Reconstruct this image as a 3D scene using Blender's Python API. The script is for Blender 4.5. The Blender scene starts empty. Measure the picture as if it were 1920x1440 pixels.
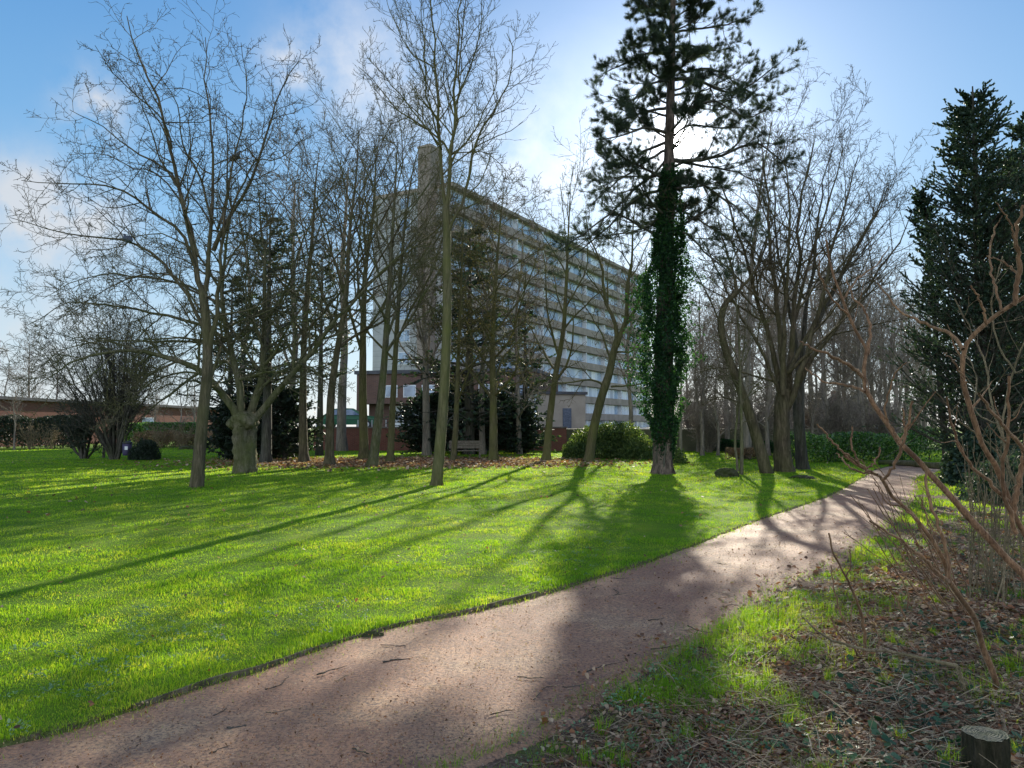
import bpy, math, random
import numpy as np
from mathutils import Vector
rng = np.random.default_rng(7)
random.seed(7)
SC = bpy.context.scene
COL = SC.collection
# ------------------------------------------------------------------ camera model
F = 1443.0; PITCH = math.atan(80/F); EYE = 1.6
cp, sp = math.cos(PITCH), math.sin(PITCH)
def ray(px, py):
    a, b = px-960.0, 720.0-py
    return np.array([a, F*cp-b*sp, b*cp+F*sp])
def P(px, py, Y, dy=0.0):
    d = ray(px, py); return np.array([0, 0, EYE]) + d*(Y/d[1]) + np.array([0, dy, 0])
def G(px, py, z=0.0):
    d = ray(px, py); return np.array([0, 0, EYE]) + d*((z-EYE)/d[2])
cam = bpy.data.cameras.new('camera'); co = bpy.data.objects.new('camera', cam); COL.objects.link(co)
cam.sensor_width = 36; cam.lens = F/1920*36; cam.clip_start = 0.05; cam.clip_end = 6000
co.location = (0, 0, EYE); co.rotation_euler = (math.pi/2+PITCH, 0, 0); SC.camera = co
SUN = ray(1271, 268); SUN = SUN/np.linalg.norm(SUN)
ELEV = math.asin(SUN[2]); AZ = math.atan2(SUN[0], SUN[1])

# ------------------------------------------------------------------ nodes
def mat(name):
    m = bpy.data.materials.new(name); m.use_nodes = True
    nt = m.node_tree; nt.nodes.clear()
    return m, nt
def nd(nt, t, **kw):
    n = nt.nodes.new(t)
    for k, v in kw.items():
        if k.startswith('i_'):
            key = k[2:]
            key = int(key) if key.isdigit() else key.replace('_', ' ')
            n.inputs[key].default_value = v
        else: setattr(n, k, v)
    return n
def lk(nt, a, b): nt.links.new(a, b)
def ramp(nt, fac, stops):
    r = nt.nodes.new('ShaderNodeValToRGB'); cr = r.color_ramp
    while len(cr.elements) < len(stops): cr.elements.new(0.5)
    for e, (p, c) in zip(cr.elements, stops):
        e.position = p; e.color = (*c, 1) if len(c) == 3 else c
    lk(nt, fac, r.inputs[0]); return r.outputs[0]
def noise(nt, vec, scale, detail=4, rough=.6, dist=0):
    n = nd(nt, 'ShaderNodeTexNoise'); n.inputs['Scale'].default_value = scale
    n.inputs['Detail'].default_value = detail; n.inputs['Roughness'].default_value = rough
    n.inputs['Distortion'].default_value = dist
    if vec is not None: lk(nt, vec, n.inputs['Vector'])
    return n.outputs['Fac']
def geo_pos(nt): return nt.nodes.new('ShaderNodeNewGeometry').outputs['Position']
def mixc(nt, fac, a, b, mode='MIX'):
    m = nd(nt, 'ShaderNodeMix', data_type='RGBA', blend_type=mode)
    for s, v in ((m.inputs[0], fac), (m.inputs[6], a), (m.inputs[7], b)):
        if hasattr(v, 'links'): lk(nt, v, s)
        elif isinstance(v, tuple): s.default_value = (*v, 1) if len(v) == 3 else v
        else: s.default_value = v
    return m.outputs[2]
def math_(nt, op, a, b=None, c=None, clamp=False):
    m = nd(nt, 'ShaderNodeMath', operation=op, use_clamp=clamp)
    for i, v in enumerate((a, b, c)):
        if v is None: continue
        if hasattr(v, 'links'): lk(nt, v, m.inputs[i])
        else: m.inputs[i].default_value = v
    return m.outputs[0]
def out(nt, sh, disp=None):
    o = nt.nodes.new('ShaderNodeOutputMaterial'); lk(nt, sh, o.inputs[0])
def principled(nt, col, rough=.8, bump=None, bstr=.3, bdist=.02, spec=.3, **kw):
    p = nt.nodes.new('ShaderNodeBsdfPrincipled')
    if hasattr(col, 'links'): lk(nt, col, p.inputs['Base Color'])
    else: p.inputs['Base Color'].default_value = (*col, 1)
    if hasattr(rough, 'links'): lk(nt, rough, p.inputs['Roughness'])
    else: p.inputs['Roughness'].default_value = rough
    p.inputs['Specular IOR Level'].default_value = spec
    for k, v in kw.items(): p.inputs[k].default_value = v
    if bump is not None:
        b = nt.nodes.new('ShaderNodeBump'); b.inputs['Strength'].default_value = bstr
        b.inputs['Distance'].default_value = bdist
        lk(nt, bump, b.inputs['Height']); lk(nt, b.outputs[0], p.inputs['Normal'])
    return p.outputs[0]
def simple(name, col, rough=.7, scale=8, var=.35, bstr=.2, spec=.3, **kw):
    m, nt = mat(name); g = geo_pos(nt); n = noise(nt, g, scale, 5)
    c = ramp(nt, n, [(.3, tuple(x*(1-var) for x in col)), (.7, tuple(min(1, x*(1+var)) for x in col))])
    out(nt, principled(nt, c, rough, n, bstr, spec=spec, **kw)); return m
def bark(name, dark, light, moss, mossamt=.45, stretch=(9, 9, 1.6), bstr=.8):
    m, nt = mat(name); g = geo_pos(nt)
    mp = nd(nt, 'ShaderNodeMapping'); lk(nt, g, mp.inputs[0]); mp.inputs['Scale'].default_value = stretch
    n1 = noise(nt, mp.outputs[0], 2.2, 6, .65, .5); n2 = noise(nt, g, 1.3, 4, .6)
    c = ramp(nt, n1, [(.32, dark), (.62, light)])
    mf = ramp(nt, n2, [(.5-mossamt*.4, (0, 0, 0)), (.75, (1, 1, 1))])
    mf = math_(nt, 'MULTIPLY', mf, mossamt*1.6, clamp=True)
    mp3 = nd(nt, 'ShaderNodeMapping'); lk(nt, g, mp3.inputs[0]); mp3.inputs['Scale'].default_value = (5, 5, .8)
    n3 = noise(nt, mp3.outputs[0], 1.1, 5, .7, 1.)
    c = mixc(nt, ramp(nt, n3, [(.38, (.75, .75, .75)), (.58, (0, 0, 0))]), c, tuple(x*.55 for x in dark))
    c2 = mixc(nt, mf, c, moss)
    out(nt, principled(nt, c2, .9, n1, bstr, .03, spec=.15, **({'Sheen Weight': .8, 'Sheen Roughness': .25, 'Sheen Tint': (1, .75, .5, 1)} if 'stem' in name else {}))); return m
def leafmat(name, stops, trans=.45, tcol=None, rough=.5, spec=.4, nscale=.6, tmul=1.6):
    """leaf-like: per-leaf value + patch noise -> colour; diffuse/gloss plus translucency"""
    m, nt = mat(name); g = geo_pos(nt)
    at = nd(nt, 'ShaderNodeAttribute', attribute_name='rnd')
    n = noise(nt, g, nscale, 3)
    f = math_(nt, 'ADD', math_(nt, 'MULTIPLY', at.outputs['Fac'], .6), math_(nt, 'MULTIPLY', n, .5))
    f = math_(nt, 'SUBTRACT', f, .05, clamp=True)
    c = ramp(nt, f, stops)
    p = principled(nt, c, rough, spec=spec)
    t = nt.nodes.new('ShaderNodeBsdfTranslucent')
    hc = mixc(nt, 1.0, c, tcol if tcol else (tmul, tmul, tmul*.5), 'MULTIPLY')
    lk(nt, hc, t.inputs[0])
    mx = nt.nodes.new('ShaderNodeMixShader'); mx.inputs[0].default_value = trans
    lk(nt, p, mx.inputs[1]); lk(nt, t.outputs[0], mx.inputs[2]); out(nt, mx.outputs[0]); return m

M = {}
M['bark'] = bark('bark_grey', (.055, .043, .03), (.2, .155, .105), (.11, .11, .04), .4)
M['bark_green'] = bark('bark_algae', (.065, .055, .035), (.21, .17, .105), (.14, .14, .045), .6)
M['bark_old'] = bark('bark_old', (.05, .04, .03), (.26, .215, .16), (.11, .12, .04), .6, (7, 7, 2.2), 1)
M['bark_dark'] = bark('bark_dark', (.05, .045, .04), (.16, .14, .12), (.07, .085, .03), .3)
M['bark_pine'] = bark('bark_pine', (.045, .035, .03), (.26, .19, .15), (.08, .08, .04), .15, (6, 6, 2.5), 1)
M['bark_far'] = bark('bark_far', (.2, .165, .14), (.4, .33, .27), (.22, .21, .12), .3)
M['stem_red'] = bark('stem_red', (.12, .062, .036), (.42, .24, .13), (.22, .15, .07), .25, (30, 30, 10), .5)
M['stem_tan'] = bark('stem_tan', (.1, .075, .045), (.34, .26, .16), (.16, .16, .07), .3, (30, 30, 10), .4)
M['ivy'] = leafmat('ivy_leaves', [(.1, (.006, .022, .013)), (.5, (.018, .055, .022)), (.9, (.05, .13, .03))], .42, rough=.55, spec=.3, tmul=2.4)
M['needle'] = leafmat('pine_needles', [(.1, (.02, .035, .026)), (.9, (.08, .11, .065))], .3)
M['conifer'] = leafmat('conifer_sprays', [(.1, (.012, .03, .024)), (.5, (.035, .07, .045)), (.9, (.09, .13, .06))], .3)
M['juniper'] = leafmat('juniper_sprays', [(.1, (.025, .055, .02)), (.5, (.09, .15, .04)), (.9, (.25, .3, .09))], .4)
M['laurel'] = leafmat('laurel_leaves', [(.1, (.015, .045, .012)), (.5, (.06, .15, .03)), (.8, (.2, .33, .1)), (.92, (.45, .55, .3))], .45, rough=.16, spec=1., tmul=2)
M['darkbush'] = leafmat('dark_evergreen', [(.1, (.008, .018, .012)), (.9, (.04, .065, .04))], .25)
M['deadleaf'] = leafmat('dead_leaves', [(.08, (.02, .013, .01)), (.25, (.14, .08, .055)), (.42, (.36, .16, .08)), (.55, (.3, .19, .13)), (.7, (.52, .37, .25)), (.88, (.6, .48, .35))], .3, rough=.65, spec=.15, nscale=2, tmul=1.3)
M['budleaf'] = leafmat('withered_leaves', [(.1, (.1, .09, .04)), (.6, (.26, .22, .1)), (.95, (.4, .35, .18))], .45, tmul=1.4)
M['straw'] = leafmat('straw', [(.1, (.05, .035, .025)), (.4, (.2, .14, .09)), (.7, (.45, .35, .23)), (.95, (.75, .65, .5))], .25, rough=.6)
M['rust'] = leafmat('rusty_twigs', [(.1, (.1, .06, .035)), (.6, (.26, .17, .1)), (.95, (.42, .3, .18))], .3, rough=.7)

# ------------------------------------------------------------------ mesh helpers
def raw(name, V, Fq, m, parent=None, rnd=None, smooth=True, loc=(0, 0, 0)):
    """V (n,3); Fq list of face index arrays, each (k, sides)"""
    me = bpy.data.meshes.new(name)
    V = np.asarray(V, dtype=np.float32) - np.asarray(loc, dtype=np.float32)
    if not isinstance(Fq, list): Fq = [Fq]
    loops = np.concatenate([f.ravel() for f in Fq]).astype(np.int32)
    sizes = np.concatenate([np.full(len(f), f.shape[1], dtype=np.int32) for f in Fq])
    starts = np.concatenate([[0], np.cumsum(sizes)[:-1]]).astype(np.int32)
    me.vertices.add(len(V)); me.vertices.foreach_set('co', V.ravel())
    me.loops.add(len(loops)); me.loops.foreach_set('vertex_index', loops)
    me.polygons.add(len(sizes)); me.polygons.foreach_set('loop_start', starts)
    if rnd is not None:
        a = me.attributes.new('rnd', 'FLOAT', 'POINT'); a.data.foreach_set('value', np.asarray(rnd, dtype=np.float32))
    me.update(calc_edges=True)
    me.polygons.foreach_set('use_smooth', np.full(len(sizes), smooth, dtype=bool))
    if m is not None: me.materials.append(m)
    o = bpy.data.objects.new(name, me); COL.objects.link(o)
    if parent is not None: o.parent = parent
    return o
def tag(o, label=None, cat=None, group=None, kind=None):
    if label: o['label'] = label
    if cat: o['category'] = cat
    if group: o['group'] = group
    if kind: o['kind'] = kind
    return o
def empty(name, loc, label, cat, group=None):
    o = bpy.data.objects.new(name, None); COL.objects.link(o); o.location = loc; o.empty_display_size = .2
    bpy.context.view_layer.update() if False else None
    return tag(o, label, cat, group)
def resample(pts, n):
    pts = np.asarray(pts, float)
    if len(pts) == 2:
        t = np.linspace(0, 1, n)[:, None]; return pts[0]*(1-t)+pts[1]*t
    e = np.vstack([2*pts[0]-pts[1], pts, 2*pts[-1]-pts[-2]])
    seg = np.linalg.norm(np.diff(pts, axis=0), axis=1); cum = np.concatenate([[0], np.cumsum(seg)])
    u = np.linspace(0, cum[-1], n); i = np.clip(np.searchsorted(cum, u, 'right')-1, 0, len(pts)-2)
    t = ((u-cum[i])/np.maximum(seg[i], 1e-9))[:, None]
    p0, p1, p2, p3 = e[i], e[i+1], e[i+2], e[i+3]
    return .5*((2*p1)+(-p0+p2)*t+(2*p0-5*p1+4*p2-p3)*t*t+(-p0+3*p1-3*p2+p3)*t**3)
def nrm(v): return v/np.maximum(np.linalg.norm(v, axis=-1, keepdims=True), 1e-9)
def tubes(batches):
    Vs, Fs, off = [], [], 0
    for Pn, R, k in batches:
        if len(Pn) == 0: continue
        Mn, N, _ = Pn.shape
        T = nrm(np.gradient(Pn, axis=1)); mt = nrm(T.mean(1))
        ref = np.where(np.abs(mt[:, 2:3]) > .8, np.array([[1., 0, 0]]), np.array([[0, 0, 1.]]))
        ref = nrm(np.cross(mt, ref))[:, None, :]
        U = nrm(ref-(ref*T).sum(-1, keepdims=True)*T); W = np.cross(T, U)
        a = np.arange(k)*2*math.pi/k
        ring = Pn[:, :, None, :] + R[:, :, None, None]*(np.cos(a)[None, None, :, None]*U[:, :, None, :]+np.sin(a)[None, None, :, None]*W[:, :, None, :])
        Vs.append(ring.reshape(-1, 3))
        b = (np.arange(Mn)*N*k)[:, None, None]; i = (np.arange(N-1)*k)[None, :, None]; j = np.arange(k)[None, None, :]; j2 = (j+1) % k
        f = np.stack([b+i+j, b+i+j2, b+i+k+j2, b+i+k+j], -1).reshape(-1, 4)+off
        Fs.append(f); off += Mn*N*k
    return np.vstack(Vs), np.vstack(Fs)
def mk(Pn, R, L=None):
    if L is None: L = np.linalg.norm(np.diff(Pn, axis=1), axis=2).sum(1)
    return dict(P=Pn, R=R, L=L)
def grow(par, K, ang=(45, 12), ratio=.5, N=5, wig=.18, up=.06, rr=.55, t0=.15, t1=.98, keep=1., shape=.5, rmin=.005, taper=.3, minL=.1, flat=0., out_=None):
    Pn, R, L = par['P'], par['R'], par['L']; Mn, n = R.shape
    k = np.arange(K)[None, :]
    t = t0+(t1-t0)*(k+rng.random((Mn, K)))/K
    s = t*(n-1); i = np.clip(s.astype(int), 0, n-2); f = (s-i)[..., None]
    m = np.arange(Mn)[:, None]
    p = Pn[m, i]*(1-f)+Pn[m, i+1]*f; T = nrm(Pn[m, i+1]-Pn[m, i]); r = R[m, i]*(1-f[..., 0])+R[m, i+1]*f[..., 0]
    ref = np.where(np.abs(T[..., 2:3]) > .9, np.array([1., 0, 0]), np.array([0, 0, 1.]))
    u = nrm(np.cross(T, ref)); v = np.cross(T, u)
    ph = k*2.4+rng.random((Mn, 1))*6.3+rng.normal(0, .5, (Mn, K))
    if flat: ph = np.where(rng.random((Mn, K)) < flat, np.where(k % 2 == 0, 0, math.pi)+rng.normal(0, .35, (Mn, K)), ph)
    a = np.radians(ang[0]+ang[1]*rng.normal(0, 1, (Mn, K)))
    d = np.cos(a)[..., None]*T+np.sin(a)[..., None]*(np.cos(ph)[..., None]*u+np.sin(ph)[..., None]*v)
    ln = L[:, None]*ratio*(1-shape*t)*rng.uniform(.65, 1.3, (Mn, K))
    ok = (rng.random((Mn, K)) < keep) & (ln > minL)
    p, d, ln, r = p[ok], nrm(d[ok]), ln[ok], r[ok]
    if len(p) == 0: return mk(np.zeros((0, N, 3)), np.zeros((0, N)), np.zeros(0))
    r0 = np.maximum(r*rr, rmin)
    pts = [p]; q = p
    for _ in range(N-1):
        d = d+rng.normal(0, wig, d.shape)+np.array([0, 0, up]); d = nrm(d)
        q = q+d*(ln/(N-1))[:, None]; pts.append(q)
    Pc = np.stack(pts, 1); Rc = np.maximum(r0[:, None]*np.linspace(1, taper, N)[None, :], rmin*.7)
    return mk(Pc, Rc, ln)
def cat_(*ps):
    return mk(np.concatenate([p['P'] for p in ps]), np.concatenate([p['R'] for p in ps]), np.concatenate([p['L'] for p in ps]))
def limbs_px(D, specs, N=14):
    """specs: (pixel polyline [(px,py)...], r0, r1, depth offset start, end)"""
    Ps, Rs = [], []
    for pts, r0, r1, d0, d1 in specs:
        k = len(pts); a = np.array([P(x, y, D+d0+(d1-d0)*(i/(k-1))) for i, (x, y) in enumerate(pts)])
        q = resample(a, N); L = np.linalg.norm(q[-1]-q[0])
        q[1:-1] += rng.normal(0, .012*L/3, (N-2, 3))
        Ps.append(q); Rs.append(r0+(r1-r0)*np.linspace(0, 1, N)**.8)
    return mk(np.stack(Ps), np.stack(Rs))
def trunk_mesh(pts, r0, r1, N=26, k=16, flare=.35, rough=.06, fh=.5):
    q = resample(pts, N); h = np.linspace(0, 1, N)
    R = r0+(r1-r0)*h
    d = np.linalg.norm(q-q[0], axis=1); R = R*(1+flare*np.exp(-d/(fh*.45)))
    V, Fc = tubes([(q[None], R[None], k)])
    V = V.reshape(N, k, 3); a = np.arange(k)*2*math.pi/k; ph = rng.random(4)*6
    w = 1+rough*(np.sin(3*a+ph[0])[None, :]+.6*np.sin(5*a+ph[1])[None, :]*np.cos(h*9+ph[2])[:, None])+rng.normal(0, rough*.35, (N, k))
    lob = (.25*np.cos(5*a+ph[3]))[None, :]*np.exp(-d/(fh*.35))[:, None]*(flare > 0)
    V = q[:, None, :]+(V-q[:, None, :])*(w+lob)[..., None]
    V = V.reshape(-1, 3)
    return V, Fc, mk(q[None], R[None])
def sink(pts, dz=.12):
    pts = [np.array(p) for p in pts]; pts[0] = pts[0].copy(); pts[0][2] = -dz; return pts
# leaves: quads (bent diamonds)
def leaf_quads(C, size, aspect=.6, up=0., rnd=None, droop=0., dirs=None):
    n = len(C); 
    d = nrm(rng.normal(0, 1, (n, 3))+np.array([0, 0, up])) if dirs is None else nrm(dirs+rng.normal(0, .25, (n, 3)))
    s = nrm(np.cross(d, rng.normal(0, 1, (n, 3))))
    sz = (size*rng.uniform(.6, 1.3, n))[:, None]
    nn = np.cross(d, s)
    a = C-d*sz*.5; b = C+s*sz*.5*aspect+nn*sz*.12; c = C+d*sz*.5-np.array([0, 0, 1])*sz*droop; e = C-s*sz*.5*aspect+nn*sz*.12
    V = np.stack([a, b, c, e], 1).reshape(-1, 3)
    Fq = np.arange(4*n).reshape(n, 4)
    r = rng.random(n) if rnd is None else rnd
    return V, Fq, np.repeat(r, 4)
def needle_tris(C, D, per, length, width, spread=1.0):
    """needle tufts at C heading D"""
    n = len(C); d = nrm(D[:, None, :]*.9+rng.normal(0, spread*.55, (n, per, 3)))
    L = (length*rng.uniform(.6, 1.15, (n, per)))[..., None]
    s = nrm(np.cross(d, rng.normal(0, 1, (n, per, 3))))*width*.5
    c = C[:, None, :]+rng.normal(0, length*.12, (n, per, 3))
    V = np.stack([c-s, c+s, c+d*L], 2).reshape(-1, 3); Fq = np.arange(len(V)).reshape(-1, 3)
    r = np.repeat(np.clip(rng.random(n)[:, None]+rng.normal(0, .2, (n, per)), 0, 1).ravel(), 3)
    return V, Fq, r
def sample_on(par, k, t0=.3, t1=1.):
    Pn = par['P']; Mn, n, _ = Pn.shape; t = rng.uniform(t0, t1, (Mn, k))*(n-1)
    i = np.clip(t.astype(int), 0, n-2); f = (t-i)[..., None]; m = np.arange(Mn)[:, None]
    return (Pn[m, i]*(1-f)+Pn[m, i+1]*f).reshape(-1, 3), nrm(Pn[m, i+1]-Pn[m, i]).reshape(-1, 3)
def reloc(root):
    """children were built in world coordinates: shift them into the root's frame"""
    for c in root.children:
        c.matrix_parent_inverse.identity()
def finish(name, label, cat, loc, parts, group=None):
    """parts: (name, V, F, material, rnd)"""
    root = empty(name, tuple(loc), label, cat, group)
    for (pn, V, Fq, m, r) in parts:
        raw(pn, V, Fq, m, root, r, True, loc)
    return root

# ------------------------------------------------------------------ geometry: boxes and bars
class MB:
    def __init__(s): s.V = []; s.F = []
    def poly(s, pts, faces):
        o = len(s.V); s.V += [tuple(map(float, p)) for p in pts]; s.F += [tuple(o+i for i in f) for f in faces]
    def box(s, c, size, rz=0., bev=0.):
        hx, hy, hz = (v/2 for v in size); ca, sa = math.cos(rz), math.sin(rz)
        pts = []
        for z in (-hz, hz):
            for x, y in ((-hx, -hy), (hx, -hy), (hx, hy), (-hx, hy)):
                pts.append((c[0]+x*ca-y*sa, c[1]+x*sa+y*ca, c[2]+z))
        s.poly(pts, [(3, 2, 1, 0), (4, 5, 6, 7), (0, 1, 5, 4), (1, 2, 6, 5), (2, 3, 7, 6), (3, 0, 4, 7)])
    def obox(s, o, ex, ey, x0, x1, y0, y1, z0, z1):
        """box in a local frame: origin o, unit axes ex, ey"""
        pts = []
        for z in (z0, z1):
            for x, y in ((x0, y0), (x1, y0), (x1, y1), (x0, y1)):
                q = np.array(o)+np.array(ex)*x+np.array(ey)*y; pts.append((q[0], q[1], z))
        s.poly(pts, [(3, 2, 1, 0), (4, 5, 6, 7), (0, 1, 5, 4), (1, 2, 6, 5), (2, 3, 7, 6), (3, 0, 4, 7)])
    def tube(s, pts, r, k=8):
        pts = np.array(pts, float); R = np.full(len(pts), r) if np.isscalar(r) else np.array(r)
        V, Fc = tubes([(pts[None], R[None], k)]); o = len(s.V)
        s.V += [tuple(v) for v in V]; s.F += [tuple(int(i)+o for i in f) for f in Fc]
        n = len(pts); s.F.append(tuple(o+i for i in range(k))[::-1]); s.F.append(tuple(o+(n-1)*k+i for i in range(k)))
    def lathe(s, c, prof, k=16):
        o = len(s.V)
        for r, z in prof:
            for i in range(k):
                a = 2*math.pi*i/k; s.V.append((c[0]+r*math.cos(a), c[1]+r*math.sin(a), c[2]+z))
        for j in range(len(prof)-1):
            for i in range(k): s.F.append((o+j*k+i, o+j*k+(i+1) % k, o+(j+1)*k+(i+1) % k, o+(j+1)*k+i))
        s.F.append(tuple(o+i for i in range(k))[::-1]); s.F.append(tuple(o+(len(prof)-1)*k+i for i in range(k)))
    def build(s, name, m, parent=None, loc=(0, 0, 0), smooth=False, bevel=0.):
        me = bpy.data.meshes.new(name); me.from_pydata([tuple(a-b for a, b in zip(v, loc)) for v in s.V], [], s.F)
        me.materials.append(m); me.update()
        if smooth: me.polygons.foreach_set('use_smooth', [True]*len(me.polygons))
        o = bpy.data.objects.new(name, me); COL.objects.link(o)
        if parent is not None: o.parent = parent
        if bevel:
            b = o.modifiers.new('b', 'BEVEL'); b.width = bevel; b.segments = 2; b.limit_method = 'ANGLE'
        return o

# ------------------------------------------------------------------ ground layout
LEFT_PX = [(0, 1405), (250, 1335), (450, 1270), (700, 1190), (850, 1155), (1000, 1120), (1170, 1070), (1300, 1025), (1400, 985), (1500, 950), (1560, 928), (1620, 895), (1650, 879)]
RIGHT_PX = [(860, 1440), (1000, 1380), (1150, 1290), (1300, 1200), (1400, 1140), (1500, 1085), (1560, 1060), (1630, 1010), (1690, 960), (1718, 920), (1726, 892)]
Lw = [(-6.8, -.3), (-5.2, 1.4), (-3.9, 2.65)]+[tuple(G(x, y)[:2]) for x, y in LEFT_PX]+[(17.5, 33.5), (23, 36), (32, 38)]
Rw = [(-4.5, -.8), (-2.8, 1.1), (-1.3, 2.6)]+[tuple(G(x, y)[:2]) for x, y in RIGHT_PX]+[(18.5, 30.6), (24, 32.3), (33, 34)]
def res2(p, n):
    q = resample(np.array([(x, y, 0) for x, y in p]), n)[:, :2]; return q
NS = 260
# parametrise both edges by comparable stations (log spacing)
def edge(pl):
    q = res2(pl, 1200); d = np.hypot(q[:, 0], q[:, 1]); return q
Le, Re = edge(Lw), edge(Rw)
def seg_dist(X, Y, pl):
    best = np.full(X.shape, 1e9)
    for a, b in zip(pl[:-1], pl[1:]):
        d = b-a; L2 = (d**2).sum()
        t = np.clip(((X-a[0])*d[0]+(Y-a[1])*d[1])/L2, 0, 1)
        dd = np.hypot(X-a[0]-t*d[0], Y-a[1]-t*d[1]); best = np.minimum(best, dd)
    return best
def thin(q):
    o = [q[0]]
    for p in q[1:]:
        if np.hypot(*(p-o[-1])) > .035*max(np.hypot(*p), 2.5): o.append(p)
    o.append(q[-1]); return np.array(o)
Lc, Rc_ = thin(Le), thin(Re)
POLY = np.vstack([Lc, Rc_[::-1]])
def inside(X, Y, poly=POLY):
    c = np.zeros(X.shape, bool); n = len(poly); j = n-1
    for i in range(n):
        xi, yi = poly[i]; xj, yj = poly[j]
        if yi != yj:
            c ^= ((yi > Y) != (yj > Y)) & (X < (xj-xi)*(Y-yi)/(yj-yi)+xi)
        j = i
    return c
def vnoise(X, Y, s, seed=0):
    x = X*s+seed*17.3; y = Y*s-seed*9.1; xi = np.floor(x).astype(np.int64); yi = np.floor(y).astype(np.int64); fx, fy = x-xi, y-yi
    def h(a, b): 
        v = np.sin(a*127.1+b*311.7+seed*74.7)*43758.5453; return v-np.floor(v)
    fx = fx*fx*(3-2*fx); fy = fy*fy*(3-2*fy)
    return (h(xi, yi)*(1-fx)+h(xi+1, yi)*fx)*(1-fy)+(h(xi, yi+1)*(1-fx)+h(xi+1, yi+1)*fx)*fy
def fbm(X, Y, s, seed=0, o=4):
    return sum(vnoise(X, Y, s*2**k, seed+k)*.5**k for k in range(o))/sum(.5**k for k in range(o))
def left_of(X, Y):   # lawn side?
    dl = seg_dist(X, Y, Lc); dr = seg_dist(X, Y, Rc_); return dl < dr
def terrace(X, Y): return (Y > 50.4) & (Y < 260) & (X > -27) & (X < 60)
def height(X, Y, want=False):
    dl = seg_dist(X, Y, Lc); dr = seg_dist(X, Y, Rc_); ins = inside(X, Y); d = np.minimum(dl, dr)
    jag = (fbm(X, Y, 3., 5)-.5)*.16
    lawn = (dl < dr)
    bump = (fbm(X, Y, 1.1, 1)-.5)*.05+(fbm(X, Y, 6, 3, 2)-.5)*.012
    h = np.where(lawn, .03+bump*np.clip(d*2, 0, 1)*.8, -.005+(fbm(X, Y, 2.2, 8)-.35)*.09*np.clip(d*1.2, 0, 1))
    h = np.where(ins, -.035, h)
    h = np.where((~ins) & (~lawn) & (d+jag < .08), -.01, h)
    if want: return h, ins, lawn, d, dr
    return h

# ground sheet (polar grid, fine near the camera)
rr_ = np.concatenate([[0.01], np.geomspace(1.2, 60, 330), np.geomspace(63, 4000, 60)])
th = np.concatenate([np.linspace(-42, 42, 520), np.linspace(44, 318, 120)[:-1]])*math.pi/180
A_, R_ = np.meshgrid(th, rr_); GX = R_*np.sin(A_); GY = R_*np.cos(A_)
near = R_ < 62
GZ = np.zeros_like(GX); WV = np.zeros_like(GX)
hh, ins_, lawn_, d_, dr_ = height(GX[near], GY[near], True)
GZ[near] = hh
WV[near] = np.where(lawn_, np.clip(1.1*np.exp(-d_/.04), 0, 1), 1)
nr, nt_ = GX.shape
idx = np.arange(nr*nt_).reshape(nr, nt_)
Fg = np.stack([idx[:-1, :], np.roll(idx, -1, 1)[:-1, :], np.roll(idx, -1, 1)[1:, :], idx[1:, :]], -1).reshape(-1, 4)
m, nt = mat('lawn_soil'); g = geo_pos(nt)
at = nd(nt, 'ShaderNodeAttribute', attribute_name='rnd')
n1 = noise(nt, g, 1.2, 5); n2 = noise(nt, g, 60, 3); n3 = noise(nt, g, .35, 3)
cl = ramp(nt, n1, [(.3, (.07, .16, .01)), (.55, (.14, .25, .015)), (.75, (.26, .33, .03))])
cl = mixc(nt, ramp(nt, n2, [(.3, (0, 0, 0)), (.7, (1, 1, 1))]), mixc(nt, .5, cl, (.03, .04, .01)), cl)
so = ramp(nt, n2, [(.3, (.045, .03, .02)), (.5, (.13, .085, .06)), (.72, (.3, .22, .15))])
so = mixc(nt, ramp(nt, n1, [(.52, (0, 0, 0)), (.62, (1, 1, 1))]), so, (.07, .09, .02))
c = mixc(nt, at.outputs['Fac'], cl, so)
out(nt, principled(nt, c, .95, n2, .6, .02, spec=.1))
M['ground'] = m
g_ = raw('ground', np.stack([GX, GY, GZ], -1).reshape(-1, 3), Fg, m, rnd=WV.ravel()); tag(g_, kind='structure')

# path sheet
NW = 34
st = np.linspace(0, 1, 900)**1.0
def by_param(pl, s):
    i = s*(len(pl)-1); k = np.clip(i.astype(int), 0, len(pl)-2); f = (i-k)[:, None]; return pl[k]*(1-f)+pl[k+1]*f
# stations by matching cumulative normalised length
a_, b_ = by_param(Le, st), by_param(Re, st)
w = np.linspace(-.06, 1.06, NW)
PX = a_[:, None, :]*(1-w[None, :, None])+b_[:, None, :]*w[None, :, None]
hz = .006+.02*(1-(2*w[None, :]-1)**2)+(fbm(PX[..., 0], PX[..., 1], 1.5, 2)-.5)*.03+(fbm(PX[..., 0], PX[..., 1], 14, 4, 2)-.5)*.006
hz = hz-.03*np.clip((np.abs(2*w-1)-1.0)/.12, 0, 1)[None, :]
PV = np.concatenate([PX, hz[..., None]], -1).reshape(-1, 3); ix = np.arange(len(st)*NW).reshape(len(st), NW)
Fp = np.stack([ix[:-1, :-1], ix[:-1, 1:], ix[1:, 1:], ix[1:, :-1]], -1).reshape(-1, 4)
m, nt = mat('path_gravel'); g = geo_pos(nt)
n1 = noise(nt, g, .9, 5); n2 = noise(nt, g, 45, 5, .75); n3 = noise(nt, g, 160, 3, .7); n4 = noise(nt, g, 4.5, 6, .7)
vo = nd(nt, 'ShaderNodeTexVoronoi', i_Scale=75.); lk(nt, g, vo.inputs['Vector'])
vo2 = nd(nt, 'ShaderNodeTexVoronoi', i_Scale=28.); lk(nt, g, vo2.inputs['Vector'])
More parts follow.
